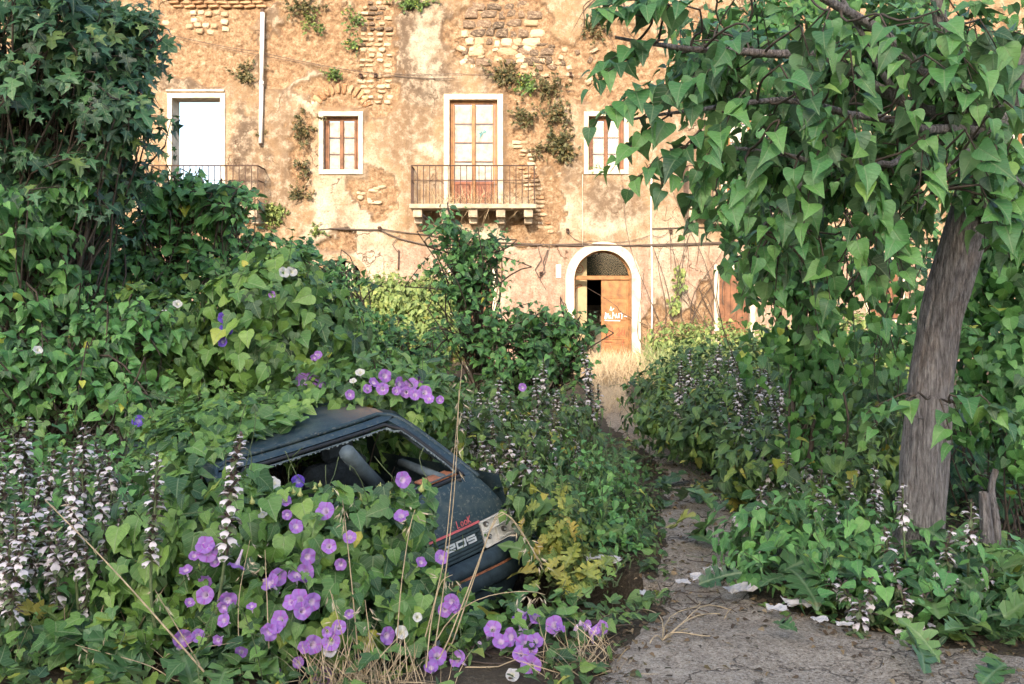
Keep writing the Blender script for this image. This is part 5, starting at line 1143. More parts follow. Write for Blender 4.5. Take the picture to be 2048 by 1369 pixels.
# visible outer sprigs: start px,py,depth, direction px, length, leaves
for s in [(1330,80,4.9,-100,10,0.35,9,0.1485),(1300,40,4.9,-90,-40,0.3,8,0.144),(1280,110,4.9,-90,30,0.28,8,0.144),(1330,170,4.85,-100,20,0.36,10,0.153),(1340,230,4.85,-90,50,0.34,9,0.1485),(1375,290,4.85,-90,30,0.3,8,0.135),(1400,260,4.8,-60,60,0.3,8,0.153),(1400,150,4.8,-80,30,0.3,9,0.153),
  (1400,20,4.9,-80,-20,0.4,10,0.153),(1500,60,4.8,-60,40,0.35,9,0.153),(1490,180,4.8,-50,60,0.35,10,0.153),(1560,240,4.8,-30,70,0.35,9,0.1575),(1505,350,4.85,-70,60,0.3,8,0.144),(1435,390,4.9,-60,40,0.22,7,0.117),(1560,130,4.8,40,70,0.3,8,0.153),(1620,170,4.8,20,80,0.35,10,0.1575),(1700,230,4.75,20,80,0.35,9,0.162),
  (1640,290,4.75,-20,80,0.35,9,0.153),(1720,320,4.75,30,80,0.3,9,0.162),(1800,190,4.8,40,70,0.35,9,0.1575),(1850,110,4.8,40,40,0.35,11,0.153),(1920,110,4.8,60,50,0.3,9,0.1485),(1850,270,4.8,-20,80,0.3,9,0.153),(1930,260,4.8,50,90,0.35,9,0.1665),(1990,290,4.8,30,90,0.3,9,0.162),(2010,200,4.8,60,60,0.35,9,0.153),
  (1595,320,4.8,-30,80,0.3,8,0.1485),(1600,380,4.85,10,80,0.3,8,0.144),(1690,430,4.85,30,60,0.28,8,0.144),(1760,420,4.8,30,60,0.3,8,0.153),(1555,420,4.9,-50,70,0.26,7,0.135),(1535,480,5,-40,60,0.25,7,0.135),(1560,480,5,-10,70,0.28,8,0.1395),(1640,480,4.95,10,60,0.28,8,0.1485),(1620,560,5,10,50,0.25,8,0.135),(1720,540,5,30,50,0.22,7,0.135),
  (1960,370,4.8,40,80,0.3,8,0.153),(2020,400,4.8,20,70,0.25,8,0.1485),(1960,340,4.85,10,50,0.28,9,0.153),(1340,10,4.9,-90,-30,0.35,10,0.144),(1450,100,4.85,-40,50,0.3,9,0.153),(1600,50,4.9,20,50,0.35,9,0.153),(1700,100,4.9,10,60,0.35,10,0.153),(1760,30,4.9,20,60,0.35,10,0.1485),(1660,20,4.9,-20,50,0.35,10,0.1485),(1880,20,4.9,20,60,0.35,10,0.1485),(1960,40,4.9,40,50,0.35,10,0.1485),
  (1415,330,4.9,-50,80,0.2,6,0.135),(1460,230,4.8,-30,70,0.3,8,0.153),(1900,790,5.15,60,15,0.32,10,0.1305),(1830,790,5.2,-60,25,0.3,9,0.135),(1880,800,5.1,10,40,0.2,6,0.126),(1780,800,5.3,-80,20,0.2,6,0.117),(1960,790,5.1,40,30,0.15,5,0.117),(1495,520,5.1,-50,0,0.15,4,0.099),(1660,600,5.1,-30,40,0.2,6,0.126)]:
    sprig(*s)
B = Blob((1600,100,5.6,260,150,.5), (1850,130,5.6,220,150,.5), (1560,300,5.6,170,130,.4), (1750,330,5.6,170,110,.4), (1420,120,5.5,110,110,.35), (1990,330,5.5,70,120,.3), (1560,460,5.7,110,80,.35))
for i in range(250):
    k = r.choice(7, p=np.array([.24,.2,.16,.16,.1,.06,.08])); u = nrm(r.normal(0, 1, 3)); q = B.c[k]+u*B.r[k]*r.uniform(.4, 1.1); d = nrm(u*.6+np.array([-.2, -.1, .1])+r.normal(0, .3, 3))
    px_, py_ = 1024+FPX*q[0]/q[1], HOR-FPX*(q[2]-EYE)/q[1]
    if px_ < 1330+max(0, py_-250)*.35 or py_ > 500: continue
    if i % 3 == 0: near = min((np.linalg.norm(z_-q), tuple(z_)) for lm in limbs for z_ in lm[::3])[1]; T.add(curve(near, q-d*.3, wob=.08, n=6, seed=i), np.linspace(.007, .004, 6), 4)
    shoot(L, T, q-d*.3, d, .36, 10, .105*r.uniform(.8, 1.15), r, .35, .42, .004, .8, .2, .3)
T.build('twig', TR, M['twig']); L.build(TR, 'big', M['big'], 300, 7)
# climbing vines behind the tree
B = Blob((1560,420,7.3,110,120,.35), (1640,300,7.4,160,130,.4), (1560,560,7.2,80,90,.3), (1800,330,7.4,150,130,.4), (1700,520,7.3,90,60,.3), (1480,420,7.3,50,70,.25), (1930,160,7.4,160,180,.4), (1700,100,7.5,280,160,.4), (1590,650,7.2,55,80,.2))
r_ = empty('climbing_vine', P(1640,900,7.3)*[1,1,0], 'vine curtain of small dark leaves climbing a dead stem behind the leaning tree', 'vine')
hole = lambda p: ~(((1024+FPX*p[:,0]/p[:,1]-1830)/75)**2+((HOR-FPX*(p[:,2]-EYE)/p[:,1]-350)/55)**2 < 1) & (fbm(p[:,0]*4+9, p[:,2]*4, 71, 3) > .43)
vinecover(r_, B, 150, .095, 'vinemix', M['mulb'], 38, jitter=.4, up=.15, keep=hole, depthj=.12)
T = Tubes()
for k in range(16):
    x = 1625+r.normal(0, 26); c = np.concatenate([curve(P(x+r.normal(0,14), 1000, 7.3)*[1,1,0], P(x, 700, 7.3), wob=.05, n=8, seed=k), curve(P(x, 700, 7.3), P(x+r.uniform(-120,120), 330, 7.35), wob=.06, n=8, seed=k+50)[1:]]); T.add(c, np.linspace(.022 if k < 5 else .010, .006, 15), 6)
for k in range(26):
    x = r.uniform(1480, 1850); y = r.uniform(480, 640); T.add(curve(P(x, y-150, 7.2), P(x+r.uniform(-30,30), y+r.uniform(40,200), 7.2), wob=.08, n=8, seed=k+90), np.linspace(.006, .003, 8), 4)
T.build('stem', r_, M['twig'])
L = Leaves(); n = 420; x = r.normal(1625, 30, n); y = r.uniform(620, 980, n); q = np.array([P(a, b, 7.2+r.normal(0,.08)) for a, b in zip(x, y)]); L.add(q, nrm(np.array([0,0,-1.])+r.normal(0,.4,(n,3))), nrm(np.array([0,-1.,.3])+r.normal(0,.5,(n,3))), .08*r.uniform(.6,1.2,n))
n = 220; x = r.uniform(1480, 1860, n); y = r.uniform(560, 760, n); q = np.array([P(a, b, 7.1+r.normal(0,.1)) for a, b in zip(x, y)]); L.add(q, nrm(np.array([0,0,-1.])+r.normal(0,.4,(n,3))), nrm(np.array([0,-1.,.3])+r.normal(0,.5,(n,3))), .085*r.uniform(.6,1.2,n))
L.build(r_, 'vine', M['mulb'], 0, 3, stuff='foliage')
for f in [(1985,100,30,'blue')]: place('flower', FLW['blue'][0], r_, P(1885,85,5.3), [0,-1,.3], .07)
# right edge: vine wall
B = Blob((2010,560,7.2,95,160,.4), (2000,760,7.0,100,130,.4), (2030,900,6.8,50,90,.3), (2060,400,7.3,90,120,.4), (1930,600,7.6,60,110,.3))
r_ = empty('vine_wall', P(2000,900,7)*[1,1,0], 'tall wall of vine leaves at the right edge, behind the leaning trunk', 'vine'); vinecover(r_, B, 120, .115, 'vinemix', M['mulb'], 39, up=.1, jitter=.35); stems_through(r_, B, 25, 39)
r_ = empty('dead_stump', P(1985,1000,6.2)*[1,1,0], 'thin broken grey stems standing right of the leaning trunk', 'stump')
T = Tubes(); T.add(curve(P(1975,600,6.2)*[1,1,0], P(1968,985,6.2), wob=.03, n=8), np.linspace(.045,.03,8), 8).add(curve(P(1990,600,6.3)*[1,1,0], P(1992,940,6.3), wob=.04, n=8, seed=4), np.linspace(.03,.02,8), 7); T.build('trunk', r_, M['bark'])
B = Blob((1990,1000,7.8,110,120,.4), (1900,960,8.2,90,110,.4), (2060,1060,7.2,80,80,.3))
r_ = empty('shade_undergrowth', P(1980,1000,7.8)*[1,1,0], 'undergrowth added to darken the gap right of the leaning trunk, behind the broken stems', 'undergrowth'); vinecover(r_, B, 90, .10, 'vinemix', M['fig'], 41, cap=150); stems_through(r_, B, 20, 41)  # leafy mass added in the dark fig leaf so the gap reads as shade
# far right filler behind
B = Blob((1830,560,10,140,120,.5), (1960,380,10.5,150,200,.6), (1900,760,10,160,110,.6), (1760,690,10,90,60,.4))
r_ = empty('background_shrub', P(1900,700,10)*[1,1,0], 'green shrub seen through the gap between the vine curtain and the trunk', 'shrub'); vinecover(r_, B, 70, .13, 'nettle', M['mulb'], 40, cap=200, layers=((1,1),(.8,.6)), keep=lambda p: fbm(p[:,0]*2+9, p[:,2]*2, 73, 3) > .5, depthj=.2); stems_through(r_, B, 16, 40)

# ------------------------------------------------------------------ low herbs either side of the path
def herb(label, E_, dens, size, kind, mat, seed, name='herb_clump', cat='herbs', **k):
    B = Blob(*E_); c = B.c.mean(0)*[1,1,0]; r_ = empty(name, c, label, cat); vinecover(r_, B, dens, size, kind, M[mat], seed, keep=lambda p: offtail(p) & (polydist(p[:,0], p[:,1], PATH) < .10+.12*vn(p[:,0]*6, p[:,1]*6, 4)), **k); stems_through(r_, B, 14, seed, .004, M['stem']); return r_
herb('low leafy herbs right of the far end of the path', [(1380,790,11.5,110,45,.7), (1375,820,10.5,70,35,.5), (1450,740,12.5,130,50,.7), (1335,780,12.5,40,30,.4)], 150, .11, 'herbmix', 'herb', 50, layers=((1,1),(.7,.5)), up=.7)
herb('nettle like leaf bank right of the path, in front of the climbing vine', [(1400,870,9,70,42,.5), (1450,850,9.2,100,70,.6), (1320,845,9.6,60,25,.4)], 190, .10, 'herbmix', 'herb', 51, layers=((1,1),(.7,.5)), up=.7)
herb('weeds behind the dead stem, lit pale green', [(1620,800,9.5,190,90,.6), (1750,840,8.5,120,100,.6), (1540,760,11,130,70,.6)], 110, .11, 'herbmix', 'herb', 52, layers=((1,.75),(.75,.45)), up=.6)
herb('dense herbs around the dead stem, spotted with white flower spikes', [(1540,930,7.6,130,80,.5), (1680,960,7.2,140,100,.5), (1490,930,8,50,45,.4)], 170, .105, 'herbmix', 'herb', 53, layers=((1,.75),(.75,.45)), up=.6)
herb('broad leaf bank left of the trunk foot, over the path edge', [(1560,1090,5.9,130,75,.4), (1680,1100,5.8,120,90,.4), (1530,1080,6.1,50,50,.25), (1600,1160,5.6,150,45,.3)], 210, .095, 'herbmix', 'mulb', 54, layers=((1,.75),(.75,.45)), up=.5)
herb('low herbs in front of the leaning trunk', [(1780,1200,5.1,140,60,.3), (1900,1170,5.3,160,70,.4), (1680,1230,5.1,80,35,.2), (2010,1200,5.1,120,80,.4), (1850,1270,4.85,110,30,.15)], 200, .085, 'herbmix', 'mulb', 55, layers=((1,.75),(.75,.45)), up=.5)
herb('herb thicket behind the car, left of the path', [(960,900,7.6,120,80,.5), (1060,900,8,110,70,.5), (920,990,6.6,60,60,.3), (1010,830,9,130,60,.5), (1130,850,9.3,60,60,.4)], 170, .085, 'herbmix', 'herb', 56, layers=((1,.75),(.75,.45)), up=.5)
herb('trailing dark weeds along the left side of the path', [(1160,960,7.6,110,55,.45), (1205,950,8.2,45,22,.3), (1200,1040,6.9,80,50,.35), (1215,1120,6.2,55,30,.25), (1150,1080,6.5,70,50,.3)], 240, .065, 'herbmix', 'mulb', 57, layers=((1,1),(.8,.4)), up=.5, jitter=.45)
herb('yellowing leaves right of the car lamps', [(1105,1080,5.9,45,60,.3), (1135,1150,5.7,55,50,.25), (1150,1210,5.4,55,30,.2)], 150, .11, 'acan', 'yell', 58, layers=((1,1),(.7,.5)), up=.6)
herb('green leaves right of the car, behind the yellowing clump', [(1050,1020,6.3,60,60,.3), (1110,1050,6.4,60,60,.3)], 170, .10, 'herbmix', 'herb', 59, layers=((1,1),(.7,.5)), up=.5)
herb('heart leaved weeds at the left corner of the path', [(1230,1200,5.6,50,20,.2), (1190,1170,5.7,40,20,.2), (1270,1080,6.4,40,20,.2), (1250,1150,6,30,15,.15)], 150, .07, 'vine', 'mulb', 60, layers=((1,1),), up=.9)
herb('creeping small weeds over the soil left of the path', [(1170,1215,5.5,90,28,.3), (1250,1160,5.9,55,25,.25), (1140,1260,5.1,80,22,.25), (1260,1230,5.3,40,16,.2), (1285,1060,6.8,30,20,.2), (1290,1120,6.2,30,16,.2), (1275,1000,7.6,40,18,.25), (1225,1300,5,60,14,.2), (1240,1080,6.6,50,22,.2), (1180,1300,5,90,20,.25), (1190,1195,5.6,90,36,.35), (1120,1240,5.3,70,30,.3)], 230, .05, 'herbmix', 'herb', 64, layers=((1,1.3),), up=.9)
herb('dark herbs behind the flowering acanthus at the left', [(90,980,6,150,90,.5), (240,1000,5.8,110,80,.4), (40,1130,5,120,110,.4), (170,1150,4.9,130,110,.35), (270,1120,5,60,90,.3)], 160, .085, 'herbmix', 'mulb', 61, layers=((1,1),(.8,.6)), up=.5)
herb('low leaves along the bottom left edge', [(100,1300,4.5,160,60,.3), (280,1290,4.5,120,70,.3), (420,1330,4.5,120,50,.3), (620,1340,4.5,120,40,.25), (120,1372,4.2,200,40,.25), (440,1375,4.2,180,40,.25), (760,1378,4.2,160,34,.25)], 190, .085, 'vinemix', 'vine', 62, layers=((1,1),(.8,.5)), up=.5)
# acanthus plants
AG = 'flowering acanthus plants'
def extra(seed, n, x0, x1, y0, y1, Y0, Y1):
    r = np.random.default_rng(seed); return [(float(r.uniform(x0, x1)), float(r.uniform(y0, y1)), float(r.uniform(Y0, Y1))) for _ in range(n)]
def A(lab, sp, seed, **k): return acanthus(lab, sp, seed, group=AG, **k)
A('large flowered acanthus at the lower left, pinkish white blooms on thick spikes', [(140,925,4.5,170), (195,950,4.6,205), (250,1000,4.8)], 1, near=True, fsize=.036, nleaf=8)
A('tall brown tipped acanthus spike left of the car', [(314,905,4.4,330)], 2, near=True, nleaf=7, frac=.5, fsize=.031)
A('acanthus spike leaning in front of the left end of the car roof', [(484,872,4.3,395)], 3, near=True, nleaf=6, frac=.55, fsize=.038)
A('acanthus clump at the left edge with dense small flowers', [(30,1000,4.5), (62,1030,4.3), (100,1020,4.6), (20,1090,4.3), (80,960,4.9), (10,950,4.8), (45,930,5)], 4, near=False, fsize=.038)
A('tallest acanthus cluster behind the left clump', [(172,855,5.3), (215,905,5.2), (110,905,5.2), (190,890,5.4), (150,900,5.1)], 5, near=False)
A('acanthus spikes in the dark gap at the far left', [(60,835,5.6), (25,865,5.5), (5,880,5.4), (85,930,5.4)], 6)
A('slim acanthus spikes between the left clump and the car vine', [(255,965,5.2), (285,930,5.3), (232,1010,5), (345,980,5.3), (270,1000,5), (300,1010,5.1)], 7)
A('lower acanthus tangle at the left, half hidden in leaves', [(60,1080,4.7), (120,1110,4.7), (200,1060,4.9), (20,1150,4.6), (280,1080,4.8), (150,1000,4.7), (110,1060,4.5), (170,1100,4.5)], 8, fsize=.038)
A('acanthus group behind the car roof, right of the roof vine', [(930,800,8), (960,785,8.2), (1000,760,8.4), (905,850,7.8)], 9)
A('acanthus pair in front of the doorway shrub', [(1070,755,8.6), (1088,722,8.8), (1112,780,8.6)], 10)
A('thin acanthus spikes at the left edge of the sunlit grass', [(1165,690,9.8), (1182,735,9.6), (1150,790,9.2), (1195,770,10)], 11)
A('white flowered acanthus just right of the car rear window', [(985,850,7.2), (1015,870,7.2), (960,880,7), (1040,900,7.3)], 12, fsize=.040)
A('acanthus between the car and the trailing weeds', [(1050,900,7.2), (1075,930,7), (1000,930,6.9), (1030,970,6.8), (1100,880,7.6)], 13)
A('tall acanthus spikes right of the sunlit grass', [(1380,700,10.5), (1362,722,10.6), (1395,760,10)], 14)
A('acanthus row in the middle of the right bank', [(1440,690,10), (1462,700,9.8), (1478,745,9.4), (1450,790,9)], 15)
A('acanthus spikes left of the dead stem', [(1520,740,8.6), (1545,790,8.2), (1500,810,8.4), (1530,850,7.8)], 16)
A('acanthus spikes against the dead stem', [(1562,760,8.6), (1585,830,7.6), (1600,880,7.4), (1575,905,7)], 17)
A('acanthus growing close against the foot of the leaning trunk', [(1805,968,5.2,1822)], 18, near=True, frac=.35, nleaf=8, fsize=.034, lsize=.36)
A('acanthus right of the leaning trunk', [(1942,1000,5.2), (1905,1060,5.1)], 19, near=True, frac=.45, nleaf=8, fsize=.038)
A('short acanthus left of the trunk foot', [(1770,1060,5.1), (1790,1120,5.0)], 20, near=True, frac=.6, nleaf=6, fsize=.034, lsize=.3)
A('low acanthus overhanging the path edge', [(1470,1030,6.3,1520), (1500,1080,6.1,1530), (1465,1075,6.2,1520)], 21, frac=.8, nleaf=6, lsize=.28)
A('low acanthus mass at the front right path edge', [(1680,1170,5,1720), (1740,1160,4.9), (1800,1180,4.8), (1850,1190,4.85), (1720,1200,4.8)], 22, near=False, frac=.95, nleaf=5, lsize=.22)
A('acanthus flowers in the shade right of the dead stem', [(1660,900,7), (1690,870,7.2), (1640,940,6.8)], 23)
A('many thin acanthus spikes between the car roof and the doorway shrub', [(885,790,8.6), (945,830,7.8), (975,800,8.8), (1020,790,8.6), (1040,830,8.2), (1005,820,8), (925,870,7.4), (1060,860,7.8)]+extra(1, 12, 890, 1080, 780, 900, 7.4, 8.8), 24, fsize=.038)
A('thin acanthus spikes along the left of the path', [(1130,850,8.6), (1120,900,8), (1150,880,8.6), (1085,820,8.8), (1140,930,7.8)]+extra(2, 6, 1090, 1180, 800, 950, 7.6, 9), 25, fsize=.038)
A('thin acanthus spikes on the crest of the right bank', [(1410,740,10.6), (1425,710,10.4), (1500,720,10), (1485,790,9), (1350,760,11), (1330,790,11), (1470,830,8.6)]+extra(3, 12, 1340, 1540, 710, 830, 8.6, 10.5), 26, fsize=.038)
A('pale acanthus spikes in the herbs left of the leaning trunk', [(1610,920,7), (1645,990,6.6), (1670,1010,6.4), (1590,970,6.8), (1540,930,7.2), (1700,960,6.6), (1520,900,7.6)]+extra(4, 10, 1500, 1760, 880, 1040, 6.3, 7.6), 27, fsize=.038)
A('acanthus spikes rising from the low herbs at the bottom right', [(1900,1150,5), (1870,1120,5.1), (1985,1130,5.1), (1700,1130,5.3), (1660,1150,5.2)], 28, fsize=.038)
A('white dotted acanthus right of the car bumper', [(1060,960,6.5), (1095,990,6.4), (985,940,6.7), (1005,1000,6.5)], 29, fsize=.038)
for k, (lab, c, n, sz, mt) in enumerate([('broad lobed leaves beside the path, below the yellow tuft', (1590,960,7.3), 10, .4, 'acan'), ('lobed leaf rosette left of the trunk foot', (1650,1120,5.6), 12, .45, 'acan'), ('lobed leaf rosette in front of the right vine wall', (1960,1120,5.4), 16, .5, 'acan'),
      ('lobed leaf rosette at the right edge', (2030,1230,4.9), 10, .42, 'acan'), ('drying yellow rosette at the path edge', (1500,985,7.8), 10, .34, 'yell'), ('yellow rosette in the lower left corner', (190,1230,4.5), 7, .3, 'yell'), ('green lobed leaves between the left spikes', (60,1260,4.5), 8, .36, 'acan'),
      ('bright lobed leaves behind the yellow clump', (1130,1040,6.2), 10, .36, 'herb'), ('yellow rosette under the car lamps', (1145,1180,5.5), 9, .25, 'yell'), ('lobed leaves by the front right path edge', (1880,1215,5.0), 8, .26, 'acan')]):
    g0 = G(c[0], HOR+EYE*FPX/c[2]); r_ = empty('leaf_rosette', g0, lab, 'plant', 'lobed leaf rosettes'); rosette(r_, g0, int(n*1.5), sz*.72, 200+k, M[mt], cap=40)
# ------------------------------------------------------------------ wall weeds on the facade
def walltuft(label, px, py, w_, h_, n, seed, mat='wallp', kind='blade', hang=.2, size=.22, out=.25, Yb=YF):
    c = P(px, py, Yb-.03); r = np.random.default_rng(seed); root = empty('wall_plant', c, label, 'weed', 'weeds growing on the facade'); L, T = Leaves(), Tubes()
    for k in range(max(5, n//9)):
        b = c+np.array([r.normal(0, w_*.22)*PM, 0, r.normal(0, h_*.22)*PM]); d = nrm(np.array([r.normal(0, .7), -abs(r.normal(.6, .3)), r.normal(.35-hang, .6)])); ln = size*r.uniform(.8, 2.2)
        q = b+d*ln*np.linspace(0, 1, 5)[:,None]; q[:,2] -= ln*.4*hang*np.linspace(0, 1, 5)**2; T.add(q, np.linspace(.007, .003, 5), 3)
        m_ = 9; t = r.uniform(.1, 1, m_); pos = b+d*ln*t[:,None]; L.add(pos, nrm(d+r.normal(0, .7, (m_,3))+np.array([0,0,-hang*.5])), nrm(r.normal(0, .6, (m_,3))+np.array([0,-.5,.8])), size*.55*r.uniform(.5, 1.1, m_))
    T.build('stem', root, M['straw'] if mat == 'wallp' else M['stem']); L.build(root, kind, M[mat], 0, seed); return root
for k, a in enumerate([('big green tuft at the top of the wall, left of the dark stones',820,8,90,26,330,'herb',.16),('small green tuft on the rubble strip, upper one',706,40,40,40,150,'herb',.16),('small green tuft on the rubble strip, lower one',710,84,36,30,130,'herb',.15),('tuft above the left small window',668,152,36,28,140,'herb',.16),
    ('yellow green trailing weed at the wall top, right of the drainpipe',620,45,36,60,150,'lit',.15),('dry scrub at the wall top beside the drainpipe',600,15,80,30,220,'wallp',.2),('small weed under the trailing yellow one',640,62,30,26,80,'herb',.14),('dry weed left of the left small window',608,262,34,70,220,'wallp',.2),('weed on a ledge beside the left window',606,335,30,30,120,'wallp',.17),('dry weed low on the left, under the ledge weed',600,388,44,32,160,'wallp',.18),
    ('yellow bush on the wall right of the left balcony',545,430,60,50,330,'lit',.2),('small weed under the left window',632,462,30,30,110,'lit',.15),('green scrub above and right of the balcony door',1012,150,70,40,330,'wallp',.2),('green scrub on the broken stone edge',1052,168,60,40,260,'herb',.17),('scrub under the broken stones, right part',1100,178,60,40,260,'wallp',.2),
    ('dry scrub beside the balcony door',1050,236,50,50,220,'wallp',.2),('dry scrub left of the right small window, upper one',1110,228,50,44,240,'wallp',.2),('big bushy weed left of the right small window',1122,292,60,60,420,'wallp',.24),('dry weed left of the drainpipe',492,148,50,40,190,'wallp',.2),('tiny weeds at the right small window sill',1190,338,24,8,50,'lit',.1),
    ('weed by the pipe foot',520,270,24,16,40,'wallp',.12),('tuft at the crack right of the balcony',1078,300,30,30,100,'wallp',.16),('weed above the left window frame',640,238,20,16,50,'wallp',.12),('scrub at the wall top right of the dark stones',1190,60,70,60,200,'wallp',.2)]):
    walltuft(a[0], a[1], a[2], a[3], a[4], int(a[5]*1.7), 300+k, a[6], 'nettle', size=a[7]*.8)
for k, (lab, x0, x1, n) in enumerate([('dry grass growing along the floor of the middle balcony', 870, 1065, 420), ('dry grass on the left balcony floor', 440, 512, 130)]):
    root = empty('balcony_grass', P((x0+x1)/2, 408, 25.4), lab, 'grass'); L = Leaves(); r = np.random.default_rng(80+k); q = np.array([P(a, 408, 25.25+b) for a, b in zip(r.uniform(x0, x1, n), r.uniform(0, .5, n))])
    d = nrm(UP*.9+r.normal(0, .5, (n,3))); d2 = np.where((r.random(n) < .2)[:,None], nrm(np.array([0,-.5,-.8])+r.normal(0,.4,(n,3))), d); L.add(q, d2, r.normal(0, 1, (n,3)), r.uniform(.15, .5, n)); L.build(root, 'blade', M['straw'], 0, k); root['kind'] = 'stuff'
# bare creepers on the wall at the right of the doorway
root = empty('dry_creeper', P(1370,690,25.9)*[1,1,0], 'leafless creeper spreading up the wall right of the doorway', 'creeper'); T = Tubes(); r = np.random.default_rng(9); L = Leaves()
for k in range(34):
    x = r.uniform(1290, 1460); y = r.uniform(600, 720); T.add(curve(P(x, y, 25.9), P(x+r.normal(0, 60), y-r.uniform(60, 330), 25.9), wob=.08, n=12, seed=k), np.linspace(.012, .004, 12), 4)
T.build('stem', root, M['twig']); T2 = Tubes(); root2 = empty('hanging_roots', P(1250,0,25.9), 'bare roots hanging over the top of the wall, left of the tree canopy', 'roots')
for k in range(14):
    x = r.uniform(1180, 1330); T2.add(curve(P(x, -10, 25.85), P(x+r.normal(0, 30), r.uniform(30, 110), 25.85), wob=.1, n=10, seed=k+60), np.linspace(.02, .006, 10), 4)
T2.build('root', root2, M['twig'])
n = 90; q = np.array([P(1362-.18*(y-540)+r.normal(0,6), y, 25.8) for y in r.uniform(530, 625, n)]); L.add(q, nrm(np.array([0,0,-1.])+r.normal(0,.5,(n,3))), nrm(np.array([0,-1.,.4])+r.normal(0,.4,(n,3))), r.uniform(.07,.14,n)); L.build(root, 'vine', M['lit'], 0, 5)
# ------------------------------------------------------------------ grasses, straw, litter
def grass(name, label, polypx, n, h, mat, seed, cat='grass', lean=.35, zj=0):
    r = np.random.default_rng(seed); root = empty(name, G(np.mean([p[0] for p in polypx]), np.mean([p[1] for p in polypx])), label, cat); root['kind'] = 'stuff'; L = Leaves(); A_ = np.array(polypx, float)
    W = r.dirichlet(np.ones(len(A_))*.7, n); q = W@A_; Pq = np.array([G(*a) for a in q]); L.add(Pq, nrm(UP+r.normal(0, lean, (n,3))), nrm(r.normal(0, 1, (n,3))+np.array([0,-.5,0])), h*r.uniform(.4, 1.2, n)); L.build(root, 'blade', M[mat], 0, seed); return root
grass('sunlit_grass', 'sunlit golden grass in front of the arched doorway', [(1150,735),(1320,735),(1340,770),(1180,780),(1160,760)], 5200, .42, 'straw', 1)
grass('sunlit_grass', 'green and golden grass right of the doorway threshold', [(1290,730),(1480,735),(1460,780),(1290,770)], 4200, .55, 'lit', 2)
grass('dry_path_grass', 'short dry grass on the far end of the path', [(1185,765),(1250,765),(1260,830),(1190,835)], 1500, .16, 'straw', 3)
grass('shade_grass', 'long green blades at the foot of the climbing vine', [(1420,880),(1560,900),(1700,960),(1560,1010)], 1500, .5, 'herb', 4)
grass('shade_grass', 'green grass blades at the left of the path', [(1040,960),(1200,900),(1230,1000),(1150,1090)], 1300, .3, 'herb', 5)
grass('dry_tangle', 'dry straw tangle in front of the car along the bottom edge', [(560,1350),(700,1350),(860,1360),(960,1380),(700,1400),(560,1390)], 230, .17, 'straw', 6, lean=.45)
grass('dry_tangle', 'loose straw beside the front corner of the path', [(1080,1330),(1240,1300),(1260,1350),(1100,1369)], 130, .2, 'straw', 7, lean=1.6)
grass('dry_tangle', 'thin straw among the spikes in the bottom left corner', [(0,1300),(300,1310),(420,1350),(0,1360)], 45, .28, 'straw', 8, lean=.4)
# tall oat stalks
V_, F_ = [], []
for s in (-1, 1): o = len(V_); V_ += [(0,0,0),(.10*s,.35,.05),(.22*s,1,.0),(.03*s,.45,-.05)]; F_ += [(o,o+1,o+2,o+3)]
V_ += [(0,.2,.06),(.05,.6,.05),(0,1.5,.0),(-.05,.6,.05)]; F_ += [(8,9,10,11)]
OATM = pymesh('spikelet', V_, F_, M['oat'], True)
def oat(root, pts, r0=.0035, spk=10, seed=0, ssize=.035):
    r = np.random.default_rng(seed); q = np.array([P(*p) for p in pts]); t = np.linspace(0, len(q)-1, 14); c = np.stack([np.interp(t, np.arange(len(q)), q[:,k]) for k in range(3)], 1)
    for _ in range(3): c[1:-1] = (c[:-2]+2*c[1:-1]+c[2:])/4
    c[:,2] = np.maximum(c[:,2], .02); T = Tubes(); T.add(c, np.linspace(r0, r0*.4, 14), 5); st = T.build('stalk', root, M['straw'])
    for k in range(spk):
        f = 1-.32*k/max(spk, 1); b = np.array([np.interp(f*13, np.arange(14), c[:,i]) for i in range(3)]); d = nrm(r.normal(0, .6, 3)+np.array([0,0,-.5])); e = b+d*.03
        place('spikelet', OATM, root, e, nrm(np.cross(d, r.normal(0,1,3))), ssize*r.uniform(.7, 1.2), tip=d)
OR_ = empty('oat_grass', P(900,1300,4.3)*[1,1,0], 'tall dry oat stalks crossing the right end of the car', 'grass')
for k, s in enumerate([[(830,1350,4.4),(890,1130,4.45),(905,950,4.45),(925,720,4.5)], [(860,1360,4.3),(892,1150,4.4),(912,960,4.4),(918,780,4.45)], [(870,1350,4.3),(960,1120,4.4),(1000,1000,4.45),(1050,1070,4.45),(1075,1120,4.45)], [(880,1360,4.35),(965,1110,4.4),(996,1000,4.4),(1040,1060,4.4),(1085,1130,4.4)],
    [(845,1340,4.4),(890,1240,4.4),(960,1190,4.4),(1060,1180,4.4),(1090,1190,4.4)], [(720,1350,4.3),(705,1180,4.35),(690,1040,4.4),(685,1000,4.4)], [(790,1350,4.3),(800,1180,4.35),(820,1050,4.4),(830,1020,4.4)], [(850,1369,4.2),(860,1250,4.3),(880,1160,4.3),(905,1150,4.3)], [(930,1369,4.3),(1000,1330,4.3),(1090,1300,4.35),(1200,1290,4.4)],
    [(700,1369,4.2),(690,1290,4.2),(660,1180,4.25)], [(760,1369,4.2),(740,1280,4.2),(730,1200,4.2)], [(540,1369,4.2),(535,1220,4.25),(530,1100,4.3)]]): oat(OR_, s, spk=12 if k in (0,2,3,4,5) else 8, seed=k)
OL_ = empty('oat_grass', P(300,1300,4.1)*[1,1,0], 'long straw stalk slanting across the left acanthus spikes', 'grass')
